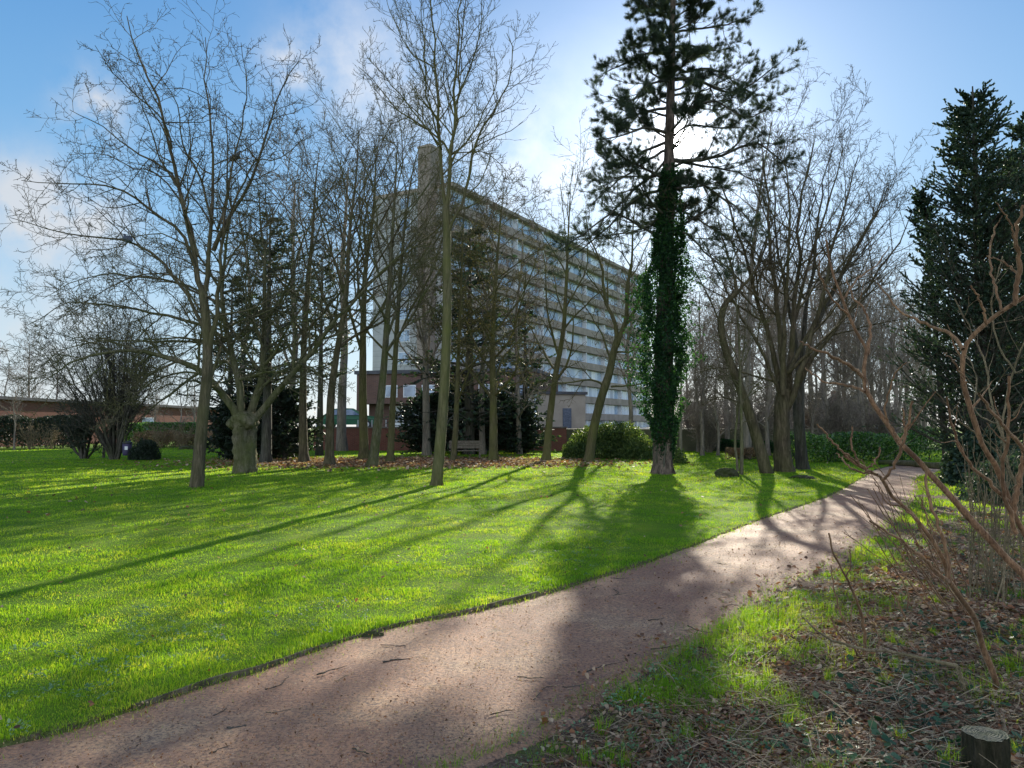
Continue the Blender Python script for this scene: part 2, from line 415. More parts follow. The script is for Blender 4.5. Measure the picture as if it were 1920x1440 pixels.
c = ramp(nt, n1, [(.3, (.42, .19, .105)), (.5, (.57, .295, .155)), (.7, (.74, .48, .27))])
c = mixc(nt, ramp(nt, n2, [(.38, (.9, .9, .9)), (.56, (0, 0, 0))]), c, (.12, .07, .055))
c = mixc(nt, ramp(nt, n4, [(.35, (.55, .55, .55)), (.55, (0, 0, 0))]), c, (.27, .14, .09))
pale = ramp(nt, vo.outputs['Distance'], [(.12, (1, 1, 1)), (.24, (0, 0, 0))])
sel = ramp(nt, noise(nt, g, 30, 2), [(.52, (0, 0, 0)), (.6, (1, 1, 1))])
c = mixc(nt, math_(nt, 'MULTIPLY', pale, sel), c, (.66, .55, .42))
drk = ramp(nt, vo2.outputs['Distance'], [(.08, (1, 1, 1)), (.16, (0, 0, 0))])
sel2 = ramp(nt, noise(nt, g, 9, 2), [(.56, (0, 0, 0)), (.66, (1, 1, 1))])
c = mixc(nt, math_(nt, 'MULTIPLY', drk, sel2), c, (.035, .025, .02))
mg = ramp(nt, noise(nt, g, 2.6, 6, .7), [(.6, (0, 0, 0)), (.74, (1, 1, 1))])
c = mixc(nt, math_(nt, 'MULTIPLY', mg, .45), c, (.10, .1, .035))
hb = math_(nt, 'ADD', n2, math_(nt, 'MULTIPLY', n3, .6))
out(nt, principled(nt, c, .72, hb, .9, .02, spec=.6)); M['path'] = m
tag(raw('path', PV, Fp, m), kind='structure')

# ------------------------------------------------------------------ world
w_ = bpy.data.worlds.new('World'); SC.world = w_; w_.use_nodes = True
nt = w_.node_tree; nt.nodes.clear()
sky = nd(nt, 'ShaderNodeTexSky', sky_type='NISHITA'); sky.sun_disc = False; sky.sun_elevation = ELEV; sky.sun_rotation = AZ
sky.air_density = 1.0; sky.dust_density = .6; sky.ozone_density = 2.2
tc = nd(nt, 'ShaderNodeTexCoord'); vec = tc.outputs['Generated']
nv = nd(nt, 'ShaderNodeVectorMath', operation='NORMALIZE'); lk(nt, vec, nv.inputs[0]); vec = nv.outputs[0]
def dotv(v):
    d = nd(nt, 'ShaderNodeVectorMath', operation='DOT_PRODUCT'); lk(nt, vec, d.inputs[0]); d.inputs[1].default_value = tuple(v); return d.outputs['Value']
sd = math_(nt, 'MAXIMUM', dotv(SUN), 0.)
SKYMUL = .12
def lobe(power, amp): return math_(nt, 'MULTIPLY', math_(nt, 'POWER', sd, power), amp)
aur = math_(nt, 'ADD', math_(nt, 'ADD', lobe(10, .11), lobe(45, .32)), math_(nt, 'ADD', lobe(220, .5), math_(nt, 'ADD', lobe(2500, 3.), lobe(26000, 80.))))
# thin clouds on a plane above
sep = nd(nt, 'ShaderNodeSeparateXYZ'); lk(nt, vec, sep.inputs[0])
zz = math_(nt, 'ADD', math_(nt, 'MAXIMUM', sep.outputs[2], 0.), .12)
cx = math_(nt, 'DIVIDE', sep.outputs[0], zz); cy = math_(nt, 'DIVIDE', sep.outputs[1], zz)
cmb = nd(nt, 'ShaderNodeCombineXYZ'); lk(nt, cx, cmb.inputs[0]); lk(nt, cy, cmb.inputs[1])
cn = noise(nt, cmb.outputs[0], .75, 8, .55, .4); cn2 = noise(nt, vec, 9, 7, .6)
def puff(px, py, wdeg, amp):
    d = ray(px, py); d = d/np.linalg.norm(d); k = 1/(math.radians(wdeg)**2)*2
    return math_(nt, 'MULTIPLY', math_(nt, 'POWER', math_(nt, 'MAXIMUM', dotv(d), 0.), k), amp)
pf = None
for a in ((185, 200, 1.9, 1.5), (545, 125, 1.5, 1.4), (70, 390, 3.2, 1.1), (190, 410, 2.5, .6), (640, 90, 4, .45), (720, 190, 3.5, .45), (60, 600, 4, .2), (960, 300, 6, .5), (30, 700, 6, .5)):
    p = puff(*a); pf = p if pf is None else math_(nt, 'ADD', pf, p)
pf = math_(nt, 'MULTIPLY', pf, ramp(nt, cn2, [(.34, (0, 0, 0)), (.62, (1.3, 1.3, 1.3))]))
cl = math_(nt, 'ADD', ramp(nt, cn, [(.55, (0, 0, 0)), (.85, (.25, .25, .25))]), pf, clamp=True)
bright = math_(nt, 'ADD', .78, math_(nt, 'MULTIPLY', math_(nt, 'POWER', sd, 12), .5))
ccol = mixc(nt, 1., bright, (1, .985, .98), 'MULTIPLY')
base = mixc(nt, 1., sky.outputs[0], (SKYMUL, SKYMUL, SKYMUL), 'MULTIPLY')
grad = ramp(nt, sep.outputs[2], [(0., (.78, .87, .93)), (.08, (.60, .80, .94)), (.25, (.26, .55, .88)), (.5, (.10, .33, .72)), (.75, (.06, .16, .40)), (1., (.05, .13, .33))])
base = mixc(nt, .87, base, grad)
base = mixc(nt, math_(nt, 'MULTIPLY', cl, .75), base, ccol)
acol = mixc(nt, 1., aur, (1, .97, .93), 'MULTIPLY')
# added cloud-textured fill glow behind the viewer, lifts the shadows
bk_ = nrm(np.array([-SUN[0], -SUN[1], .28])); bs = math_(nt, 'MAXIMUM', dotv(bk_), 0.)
bfill = math_(nt, 'MULTIPLY', math_(nt, 'POWER', bs, 1.6), ramp(nt, noise(nt, vec, 2.2, 6, .6), [(.25, (.45, .45, .45)), (.7, (1.3, 1.3, 1.3))]))
base = mixc(nt, 1., base, mixc(nt, 1., bfill, (1, .98, .95), 'MULTIPLY'), 'ADD')
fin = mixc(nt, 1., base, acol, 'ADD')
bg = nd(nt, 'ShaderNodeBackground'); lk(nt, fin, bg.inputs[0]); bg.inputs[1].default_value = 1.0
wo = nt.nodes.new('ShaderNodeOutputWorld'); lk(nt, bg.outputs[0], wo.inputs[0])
ld = bpy.data.lights.new('sun', 'SUN'); ld.energy = 8.0; ld.angle = math.radians(.55); ld.color = (1, .92, .76)
lo = bpy.data.objects.new('sun', ld); COL.objects.link(lo); lo.rotation_euler = Vector(tuple(-SUN)).to_track_quat('-Z', 'Y').to_euler()
SC.view_settings.view_transform = 'Standard'; SC.view_settings.look = 'None'; SC.view_settings.exposure = 0
SC.cycles.max_bounces = 6; SC.cycles.diffuse_bounces = 3; SC.cycles.transmission_bounces = 3; SC.cycles.transparent_max_bounces = 4
SC.cycles.sample_clamp_indirect = 4; SC.cycles.use_denoising = True
#@@TREES
# ------------------------------------------------------------------ trees
def crown_levels(limbs, spec, rmin):
    """spec: list of dicts for grow(); returns list of levels"""
    lv = [limbs]; cur = limbs
    for s in spec:
        s = dict(s); frm = s.pop('frm', None); s.setdefault('rmin', rmin)
        src = cur if frm is None else cat_(*[lv[i] for i in frm])
        cur = grow(src, **s); lv.append(cur)
    return lv
def crown_mesh(lv, sides=(8, 5, 4, 3, 3)):
    return tubes([(l['P'], l['R'], sides[min(i, len(sides)-1)]) for i, l in enumerate(lv)])
def px_tree(name, label, D, trunk, r0, r1, limbs, spec, bk='bark', rmin=.006, group=None, flare=.35, extra=None, k=16, N=26, rough=.06):
    pts = sink([P(x, y, D) for x, y in trunk]); V, Fc, tr = trunk_mesh(pts, r0, r1, N=N, k=k, flare=flare, rough=rough)
    L = limbs_px(D, limbs) if limbs else None
    parts = [('trunk', V, Fc, M[bk], None)]
    if L is None:
        s0 = dict(spec[0]); s0.setdefault('rmin', rmin); L = grow(tr, **s0); spec = spec[1:]
    lv = crown_levels(L, spec, rmin)
    CV, CF = crown_mesh(lv); parts.append(('crown', CV, CF, M[bk], None))
    if extra: parts += extra(tr, lv)
    return finish(name, label, 'tree', (pts[0][0], pts[0][1], 0), parts, group)
TW = [dict(K=11, ang=(48, 12), ratio=.42, N=7, wig=.16, up=.07, t0=.12), dict(K=8, ang=(48, 14), ratio=.5, N=6, wig=.22, up=.05, t0=.1, keep=.9), dict(K=5, ang=(50, 15), ratio=.5, N=4, wig=.28, up=.04, keep=.85, minL=.06)]

# hero tree on the left
D = 20.1
px_tree('bare_tree', 'wide spreading bare tree in front on the left, its slim trunk leaning right', D,
  [(368, 915), (374, 850), (380, 780), (388, 700), (388, 620), (380, 548)], .165, .11,
  [([(386, 560), (376, 545), (362, 470), (345, 385), (325, 290), (300, 200), (262, 110), (238, 30)], .085, .012, 0, .4),
   ([(382, 560), (394, 480), (400, 420), (401, 390), (398, 250), (388, 180), (385, 70)], .075, .01, 0, 1.2),
   ([(390, 700), (403, 620), (413, 530), (418, 450), (422, 380), (428, 300), (424, 220)], .085, .009, 0, -.6),
   ([(400, 470), (430, 408), (470, 340), (505, 240), (530, 160), (560, 115)], .065, .01, 0, -.8),
   ([(366, 500), (335, 430), (280, 392), (215, 352), (120, 345), (40, 338)], .05, .008, 0, -1.5),
   ([(386, 620), (340, 532), (281, 472), (232, 452), (131, 440), (19, 408)], .055, .008, 0, .9),
   ([(347, 395), (326, 330), (262, 290), (200, 245), (131, 206)], .04, .008, 0, 1.6),
   ([(399, 420), (375, 330), (345, 277), (330, 195), (290, 130)], .04, .008, .2, -1.6),
   ([(408, 430), (424, 370), (434, 318), (450, 243), (465, 170), (452, 80)], .04, .008, 0, 1.5),
   ([(322, 280), (305, 225), (262, 185), (215, 140), (178, 85)], .03, .007, .2, -.9),
   ([(386, 600), (330, 520), (250, 520), (170, 560), (110, 600)], .03, .007, 0, -1.2),
   ([(418, 450), (440, 380), (480, 300), (520, 300), (580, 250)], .035, .007, -.3, -1.8),
   ([(372, 480), (352, 410), (300, 330), (250, 315), (190, 290), (130, 290)], .035, .007, 0, 2.),
   ([(413, 520), (450, 460), (500, 420), (545, 350), (570, 330)], .03, .007, -.2, 1.2)],
  [dict(K=13, ang=(50, 13), ratio=.3, N=7, wig=.2, up=.06, t0=.2, shape=.3), dict(K=7, ang=(50, 14), ratio=.5, N=6, wig=.3, up=.05, t0=.1), dict(K=4, ang=(52, 15), ratio=.5, N=5, wig=.34, up=.05, minL=.06)], rmin=.0065)
# second foreground tree, centre
D = 20.6
px_tree('bare_tree', 'tall slender bare tree with straight mossy trunk in front of the tower block', D,
  [(817, 912), (824, 850), (832, 740), (838, 600), (838, 500), (838, 430), (836, 388)], .15, .10,
  [([(836, 395), (828, 330), (826, 260), (824, 200), (815, 100), (806, -30), (800, -120)], .055, .01, 0, .6),
   ([(837, 395), (843, 340), (846, 285), (850, 240), (855, 150), (862, 50), (870, -90)], .06, .01, 0, -.4),
   ([(846, 285), (858, 220), (862, 120), (872, 10), (885, -90)], .035, .008, 0, .9),
   ([(839, 440), (873, 363), (887, 290), (907, 240), (940, 187), (963, 113), (950, 62)], .05, .009, 0, -1.),
   ([(844, 300), (840, 283), (807, 247), (747, 207), (703, 153), (672, 125)], .035, .007, 0, 1.),
   ([(828, 280), (820, 265), (773, 207), (727, 150), (688, 108)], .03, .007, 0, -1.2),
   ([(825, 200), (813, 130), (773, 100), (740, 40), (723, -10)], .03, .007, 0, 1.2),
   ([(846, 290), (873, 267), (900, 227), (932, 150), (925, 90)], .03, .007, 0, 1.6),
   ([(826, 240), (800, 180), (795, 90), (790, 0), (800, -60)], .03, .007, 0, -1.4),
   ([(852, 200), (880, 130), (900, 50), (905, -40)], .03, .007, 0, .4),
   ([(850, 288), (905, 285), (940, 310), (965, 345)], .02, .006, 0, .4)],
  [dict(K=15, ang=(45, 12), ratio=.27, N=7, wig=.13, up=.09, t0=.12, shape=.2), dict(K=7, ang=(45, 14), ratio=.48, N=6, wig=.18, up=.12, t0=.1), dict(K=3, ang=(48, 15), ratio=.5, N=5, wig=.22, up=.14, minL=.06)], bk='bark_green', rmin=.006)
# old pollard
def burl(tr, lv):
    parts = []
    c0 = P(457, 792, 26.3)
    th_, ph_ = np.meshgrid(np.linspace(0, 2*math.pi, 41)[:-1], np.linspace(.05, math.pi-.05, 24))
    n_ = np.stack([np.cos(th_)*np.sin(ph_), np.sin(th_)*np.sin(ph_), np.cos(ph_)], -1)
    f_ = 1+.9*(fbm(n_[..., 0]*2.2+n_[..., 2], n_[..., 1]*2.2-n_[..., 2]*1.7, 1.3, 71, 4)-.5)
    Vb = (c0+n_*f_[..., None]*np.array([.5, .46, .34])).reshape(-1, 3); i_ = np.arange(23)[:, None]*40; j_ = np.arange(40)[None, :]
    Fb = np.stack([i_+j_, i_+40+j_, i_+40+(j_+1) % 40, i_+(j_+1) % 40], -1).reshape(-1, 4)
    return [('burl', Vb, Fb, M['bark_old'], None)]
D = 26.3
px_tree('old_oak', 'old gnarled thick-trunked tree with long arching boughs to the left', D,
  [(458, 889), (457, 860), (456, 830), (457, 800), (457, 778)], .34, .39,
  [([(449, 795), (451, 724), (432, 660), (419, 580), (419, 500), (432, 420), (448, 350)], .16, .012, 0, -.5),
   ([(464, 792), (486, 724), (496, 628), (496, 500), (490, 420), (482, 340)], .16, .012, .1, 1.),
   ([(472, 792), (534, 717), (592, 653), (632, 596), (707, 519), (765, 468), (800, 460)], .14, .012, 0, -1.6),
   ([(448, 790), (420, 740), (377, 698), (297, 666), (224, 656), (144, 676), (70, 720)], .15, .01, 0, -2.),
   ([(425, 640), (383, 612), (300, 588), (224, 577), (128, 567), (50, 610)], .07, .009, 0, -1.),
   ([(421, 580), (385, 550), (330, 530), (250, 515), (160, 520), (80, 560)], .06, .009, 0, 2.),
   ([(434, 668), (400, 640), (340, 640), (270, 640), (190, 640), (110, 660), (60, 700)], .06, .008, 0, 2.4),
   ([(420, 560), (380, 490), (330, 450), (270, 440), (200, 470)], .05, .008, 0, 1.),
   ([(377, 700), (330, 700), (280, 720), (230, 760), (200, 800)], .04, .007, -1, -2.),
   ([(496, 600), (540, 540), (560, 470), (590, 400), (600, 340)], .06, .008, 0, -1.4),
   ([(480, 740), (520, 700), (560, 690), (600, 700), (640, 730)], .05, .008, 0, 1.8),
   ([(492, 650), (460, 560), (465, 470), (455, 390)], .05, .008, 0, -2.)],
  [dict(K=18, ang=(48, 14), ratio=.33, N=7, wig=.16, up=-.01, t0=.15, shape=.35), dict(K=10, ang=(45, 15), ratio=.48, N=6, wig=.2, up=.02, t0=.1), dict(K=6, ang=(48, 16), ratio=.5, N=4, wig=.25, up=.03, minL=.08)],
  bk='bark_old', rmin=.008, flare=.25, rough=.2, extra=burl)
# the row of slim trees in the leaf litter
def row_extra(amount, size=.055):
    def f(tr, lv):
        C, _ = sample_on(lv[-1], amount, .2, 1.); C = C[C[:, 2] < 11.]
        V, Fq, r = leaf_quads(C, size, .6); return [('withered_leaves', V, Fq, M['budleaf'], r)]
    return f
UPS = [dict(K=15, ang=(38, 13), ratio=.46, N=9, wig=.1, up=.045, t0=.32, t1=.97, rr=.5, shape=.45), dict(K=8, ang=(42, 14), ratio=.42, N=6, wig=.15, up=.04, t0=.15), dict(K=6, ang=(42, 14), ratio=.5, N=5, wig=.16, up=.03), dict(K=3, ang=(45, 15), ratio=.5, N=4, wig=.2, up=.02, minL=.08)]
DENSE = [dict(K=21, ang=(52, 14), ratio=.4, N=9, wig=.1, up=.03, t0=.2, t1=.97, rr=.45, shape=.45), dict(K=9, ang=(45, 14), ratio=.42, N=6, wig=.16, up=0.01, t0=.12), dict(K=7, ang=(45, 15), ratio=.5, N=5, wig=.2, up=-.03), dict(K=4, ang=(45, 15), ratio=.5, N=4, wig=.24, up=-.04, minL=.08)]
ROWG = 'bare trees standing in the leaf litter patch'
row = [
 ('dark straight bare tree left of the forked pair, right of the old oak', [(570, 871), (568, 760), (572, 600), (585, 450), (592, 340), (600, 275)], .24, UPS, 'bark', 33.5, None),
 ('bare tree with its trunk forking into two tall stems at mid height', [(617, 877), (620, 760), (627, 690), (648, 560), (655, 440), (668, 330), (672, 245)], .22, UPS, 'bark', 31, None),
 ('bare tree with close twin upright trunk, first left of the leaning trunk', [(683, 864), (680, 700), (684, 520), (700, 400), (705, 300), (712, 250)], .27, UPS, 'bark_green', 36.5, None),
 ('bare tree with a mottled trunk leaning right before the brick wall', [(698, 879), (705, 820), (715, 740), (726, 600), (735, 450), (742, 340), (745, 262)], .23, UPS, 'bark_old', 30.3, None),
 ('slim bare tree just right of the leaning mottled trunk', [(731, 871), (736, 760), (745, 600), (756, 450), (772, 330), (790, 262)], .19, UPS, 'bark_green', 33.5, None),
 ('small crooked bare tree close beside the park bench', [(850, 867), (855, 790), (858, 700), (864, 560), (868, 440), (872, 360)], .17, DENSE, 'bark_green', 35, row_extra(1)),
 ('straight bare tree with flared foot and dense twigs, right of the bench', [(925, 867), (925, 760), (924, 640), (930, 520), (938, 420), (945, 345)], .24, DENSE, 'bark_green', 35, row_extra(1)),
 ('bare tree with slightly bowed trunk before the low red brick wall', [(1023, 867), (1030, 790), (1042, 700), (1056, 620), (1062, 520), (1066, 430), (1070, 350)], .22, [dict(UPS[0], K=12, t0=.25, ang=(42, 12)), dict(UPS[1], K=6), dict(UPS[2], K=5), UPS[3]], 'bark_green', 35, row_extra(1, .045)),
]
for lab, tr, r, sp_, bk, D, ex in row:
    px_tree('bare_tree', lab, D, tr, r*.84, .012, None, sp_, bk=bk, rmin=.008, group=ROWG, flare=.5, extra=ex)
D = 34.6
px_tree('bare_tree', 'bare tree with a strongly right-leaning trunk that forks at mid height', D,
  [(1103, 869), (1112, 810), (1126, 750), (1142, 700), (1150, 662), (1158, 635)], .22, .15,
  [([(1154, 650), (1158, 620), (1135, 560), (1128, 500), (1105, 440), (1098, 390)], .12, .012, 0, 1),
   ([(1156, 650), (1172, 600), (1176, 540), (1185, 470), (1190, 400), (1195, 350)], .12, .012, 0, -1),
   ([(1162, 628), (1195, 570), (1215, 520), (1232, 450), (1240, 400)], .09, .012, 0, .4),
   ([(1140, 722), (1105, 712), (1072, 717), (1040, 718), (1010, 740)], .06, .01, 0, -1.),
   ([(1146, 725), (1190, 722), (1225, 715), (1260, 722)], .05, .01, 0, .6),
   ([(1148, 680), (1120, 610), (1085, 560), (1060, 540)], .06, .01, 0, 1.5),
   ([(1156, 660), (1190, 655), (1225, 600), (1260, 560)], .05, .01, 0, -1.2)],
  [dict(K=9, ang=(48, 14), ratio=.42, N=7, wig=.14, up=.04, t0=.2, shape=.35), dict(K=6, ang=(45, 15), ratio=.5, N=6, wig=.18, up=.02, t0=.15), dict(K=4, ang=(48, 16), ratio=.5, N=4, wig=.22, up=.02, minL=.08)],
  bk='bark_green', rmin=.008, group=ROWG, flare=.4)

# ------------------------------------------------------------------ ivy-clad pine
D = 25.7
def ptrunk(): return sink([P(1243, 891, D), P(1244, 780, D), P(1247, 600, D), P(1252, 420, D), P(1256, 250, D), P(1260, 100, D), P(1263, -40, D), P(1266, -190, D)])
V, Fc, tr = trunk_mesh(ptrunk(), .33, .04, N=40, k=18, flare=.25, rough=.08)
PB = [([(1258, 60), (1300, 55), (1350, 48), (1410, 32)], .05, .3), ([(1257, 150), (1310, 150), (1370, 175), (1420, 150), (1462, 118)], .07, -.3),
 ([(1257, 120), (1290, 135), (1340, 130), (1400, 170), (1450, 185)], .06, 1.), ([(1255, 215), (1300, 200), (1340, 190), (1400, 220), (1440, 200)], .06, -1.2),
 ([(1254, 265), (1290, 235), (1350, 240), (1400, 240)], .05, .5), ([(1262, 300), (1300, 300), (1350, 293), (1420, 270), (1480, 315)], .08, -.4),
 ([(1262, 300), (1310, 310), (1370, 320), (1440, 345)], .06, 1.4), ([(1258, 330), (1300, 335), (1345, 365), (1395, 400), (1420, 440)], .07, -.8),
 ([(1258, 390), (1290, 400), (1330, 425), (1375, 455)], .05, 1.), ([(1256, 430), (1290, 440), (1330, 480), (1380, 520)], .05, -1.),
 ([(1262, 20), (1230, 25), (1200, 10), (1182, 20)], .04, .5), ([(1260, 60), (1225, 70), (1185, 90)], .04, -1.),
 ([(1258, 100), (1215, 100), (1170, 120), (1130, 138)], .06, .5), ([(1257, 150), (1215, 160), (1180, 190), (1140, 180)], .05, -1.5),
 ([(1256, 200), (1210, 210), (1160, 225), (1133, 215)], .06, 1.), ([(1254, 250), (1210, 240), (1165, 255), (1118, 262)], .06, -.6),
 ([(1253, 265), (1205, 285), (1160, 310), (1120, 290)], .06, .8), ([(1252, 280), (1200, 310), (1150, 345), (1108, 385)], .06, -1.),
 ([(1250, 320), (1200, 345), (1150, 395), (1085, 445), (1050, 470)], .07, -.5), ([(1249, 350), (1190, 375), (1130, 435), (1060, 490)], .06, 1.2),
 ([(1249, 400), (1200, 430), (1150, 440), (1080, 450)], .04, 0.), ([(1250, 300), (1220, 330), (1180, 330), (1125, 350)], .05, 2.),
 ([(1260, 10), (1300, 0), (1340, -20), (1380, -10)], .05, -.5), ([(1261, -30), (1310, -40), (1370, -60)], .05, .6), ([(1261, -20), (1220, -30), (1180, -40)], .05, 0.),
 ([(1263, -80), (1300, -100), (1340, -110)], .04, 0.), ([(1263, -80), (1230, -100), (1195, -105)], .04, 0.), ([(1264, -130), (1290, -160), (1310, -170)], .03, 0.), ([(1264, -130), (1240, -160), (1220, -165)], .03, 0.),
 ([(1257, 90), (1290, 85), (1330, 95), (1370, 90)], .05, 2.), ([(1257, 180), (1300, 175), (1340, 160), (1390, 130)], .05, 2.)]
L = limbs_px(D, [(p, r, .015, 0, dd*1.6) for p, r, dd in PB])
L0 = grow(tr, K=46, ang=(76, 12), ratio=.13, N=14, wig=.07, up=.03, t0=.4, t1=.99, rr=.3, shape=.55, rmin=.02)
L1 = cat_(L, L0)
L2 = grow(L1, K=11, ang=(45, 12), ratio=.36, N=6, wig=.12, up=.08, t0=.22, shape=.4, rmin=.009, flat=.6)
L3 = grow(L2, K=6, ang=(42, 14), ratio=.5, N=4, wig=.14, up=.1, t0=.2, rmin=.007, minL=.08)
C1, d1 = sample_on(L3, 3, .4, 1.); C2, d2 = sample_on(L2, 6, .5, 1.); C3, d3 = sample_on(L1, 6, .4, 1.)
C, dd = np.vstack([C1, C2, C3]), np.vstack([d1, d2, d3])
# keep an open window round the sun, as in the photograph's crown
cs = nrm(C-np.array([0, 0, EYE])) @ SUN
keepm = (np.degrees(np.arccos(np.clip(cs, -1, 1))) > 1.0+1.6*rng.random(len(C))**.7) & (rng.random(len(C)) < np.where(C[:, 2] < 9.5, .55, .95)); C, dd = C[keepm], dd[keepm]
NV, NF, NR = needle_tris(C, dd+np.array([0, 0, .25]), 24, .18, .0095)
CV, CF = tubes([(L1['P'], L1['R'], 6), (L2['P'], L2['R'], 4), (L3['P'], L3['R'], 3)])
# ivy: main column and bulges
def ivy_cloud(n, tr, z0, z1, rad, bulge):
    q = tr['P'][0]; z = z0+(z1-z0)*rng.random(n); ctr = np.stack([np.interp(z, q[:, 2], q[:, i]) for i in (0, 1)], 1)
    a = rng.random(n)*2*math.pi; cl = fbm(z*1.0, a*1.1, 1.4, 3, 3); h = (z-z0)/(z1-z0)
    base = rad*(.75+.25*np.sin(h*math.pi))+bulge*np.clip(cl-.38, 0, 1)*2.4*np.clip(np.sin(h*math.pi*.95+.12)+.1, 0, 1)
    rr2 = base*rng.uniform(.55, 1.02, n)**.5
    return np.stack([ctr[:, 0]+rr2*np.cos(a), ctr[:, 1]+rr2*np.sin(a), z], 1)
IC = np.vstack([ivy_cloud(26000, tr, .45, 10.2, .4, .55), ivy_cloud(11000, tr, 1.5, 8.4, .45, 1.15), ivy_cloud(700, tr, 9.6, 10.5, .26, .3)])
IV, IF, IR = leaf_quads(IC, .08, .85, droop=.2)
st_ = mk(np.stack([resample(np.stack([np.interp(zs, tr['P'][0][:, 2], tr['P'][0][:, 0])+.3*np.cos(a+zs*.3), np.interp(zs, tr['P'][0][:, 2], tr['P'][0][:, 1])+.3*np.sin(a+zs*.3), zs], 1), 20) for a in np.arange(7)*.9 for zs in [np.linspace(0, 9.6, 20)]]), np.tile(np.linspace(.04, .012, 20), (7, 1)))
SV, SF = tubes([(st_['P'], st_['R'], 5)])
root = finish('pine_tree', 'tall pine with ivy-covered trunk standing in front of the sun', 'tree', (tr['P'][0][0][0], D, 0),
   [('trunk', V, Fc, M['bark_pine'], None), ('branches', CV, CF, M['bark_dark'], None), ('needles', NV, NF, M['needle'], NR), ('ivy', IV, IF, M['ivy'], IR), ('ivy_stems', SV, SF, M['bark_dark'], None)])

# ------------------------------------------------------------------ trees right of the pine
MULTI = [dict(K=10, ang=(36, 10), ratio=.38, N=8, wig=.1, up=.05, t0=.3, shape=.4), dict(K=8, ang=(40, 12), ratio=.45, N=6, wig=.15, up=.05, t0=.12), dict(K=5, ang=(42, 14), ratio=.5, N=5, wig=.2, up=.04), dict(K=3, ang=(45, 15), ratio=.5, N=4, wig=.22, up=.03, minL=.08)]
D = 27.0
px_tree('multi_stem_tree', 'big bare tree with thick ragged foot and a wide fan of upright stems', D,
  [(1474, 889), (1468, 850), (1466, 800), (1468, 752), (1472, 730)], .3, .24,
  [([(1466, 770), (1455, 680), (1420, 560), (1385, 440), (1350, 340), (1320, 290)], .13, .012, 0, 1),
   ([(1469, 770), (1465, 640), (1450, 500), (1440, 380), (1430, 290), (1425, 255)], .14, .012, 0, -1),
   ([(1472, 770), (1488, 640), (1495, 500), (1500, 380), (1520, 290), (1530, 250)], .14, .012, .3, 1),
   ([(1474, 770), (1500, 700), (1535, 590), (1560, 470), (1590, 360), (1610, 290)], .13, .012, 0, -1),
   ([(1476, 760), (1520, 680), (1580, 600), (1640, 520), (1690, 440), (1710, 395)], .11, .012, 0, .5),
   ([(1472, 740), (1500, 560), (1540, 420), (1570, 330), (1580, 270)], .1, .012, .3, 2.2),
   ([(1468, 740), (1470, 560), (1480, 420), (1470, 300), (1478, 262)], .1, .012, -.3, -2.4),
   ([(1464, 750), (1430, 660), (1370, 560), (1330, 470), (1300, 420)], .08, .01, 0, -1.5),
   ([(1476, 700), (1540, 640), (1620, 560), (1680, 500)], .07, .01, 0, -2),
   ([(1478, 700), (1530, 600), (1600, 470), (1650, 390), (1665, 340)], .09, .01, 0, 1.5),
   ([(1466, 720), (1400, 700), (1350, 690), (1300, 700)], .05, .01, 0, 1.5)],
  MULTI, bk='bark', rmin=.007, flare=.3, rough=.12)
D = 28.6
px_tree('multi_stem_tree', 'bare tree with paired brown trunk right behind the big fan-shaped tree', D,
  [(1506, 884), (1500, 820), (1497, 760), (1500, 700)], .22, .17,
  [([(1499, 730), (1510, 600), (1530, 450), (1545, 330), (1560, 280)], .12, .01, 0, 1),
   ([(1500, 730), (1530, 620), (1590, 500), (1640, 400), (1690, 360)], .1, .01, 0, 1.5),
   ([(1500, 730), (1485, 600), (1460, 470), (1450, 350), (1455, 280)], .1, .01, 0, .5)],
  [dict(MULTI[0], K=11), dict(MULTI[1], K=7), dict(MULTI[2], K=5)], bk='bark_dark', rmin=.008, flare=.3)
D = 26.2
px_tree('leaning_tree', 'bare tree with a sinuous trunk leaning left out of the lawn beside the path', D,
  [(1440, 889), (1428, 850), (1410, 790), (1385, 720), (1362, 660), (1352, 610), (1360, 570), (1385, 545)], .2, .09,
  [([(1382, 548), (1372, 500), (1355, 450), (1345, 400)], .07, .01, 0, .6), ([(1384, 548), (1420, 500), (1440, 440), (1450, 380)], .06, .01, 0, -.8),
   ([(1390, 550), (1420, 580), (1460, 590)], .04, .01, 0, .8), ([(1358, 620), (1330, 560), (1310, 520), (1290, 500)], .04, .01, 0, -.5), ([(1400, 760), (1350, 745), (1320, 760)], .03, .008, 0, 1.)],
  [dict(K=10, ang=(48, 14), ratio=.5, N=6, wig=.2, up=.03, t0=.2), dict(K=7, ang=(45, 15), ratio=.5, N=5, wig=.22, up=.02), dict(K=5, ang=(48, 16), ratio=.5, N=4, wig=.25, up=.02, minL=.06)], bk='bark', rmin=.007, flare=.2)
# thin twin-stemmed birch
D = 25.4
px_tree('birch_sapling', 'thin twin-stemmed sapling growing between the mossy boulder and leaning tree', D,
  [(1390, 895), (1391, 830), (1389, 740), (1386, 640), (1380, 560)], .065, .02,
  [([(1383, 884), (1380, 830), (1384, 760), (1390, 690), (1400, 600)], .05, .012, 0, .2), ([(1390, 730), (1360, 700), (1330, 690)], .02, .008, 0, .6), ([(1389, 760), (1420, 720), (1450, 700)], .02, .008, 0, -.5),
   ([(1388, 700), (1410, 640), (1430, 590)], .02, .008, 0, .4), ([(1386, 680), (1360, 620), (1345, 560)], .02, .008, 0, -.4)],
  [dict(K=10, ang=(55, 14), ratio=.45, N=6, wig=.16, up=.0, t0=.25), dict(K=7, ang=(50, 15), ratio=.5, N=5, wig=.2, up=0), dict(K=4, ang=(50, 15), ratio=.5, N=4, wig=.2, up=0, minL=.06)], bk='bark_old', rmin=.006, flare=.2)
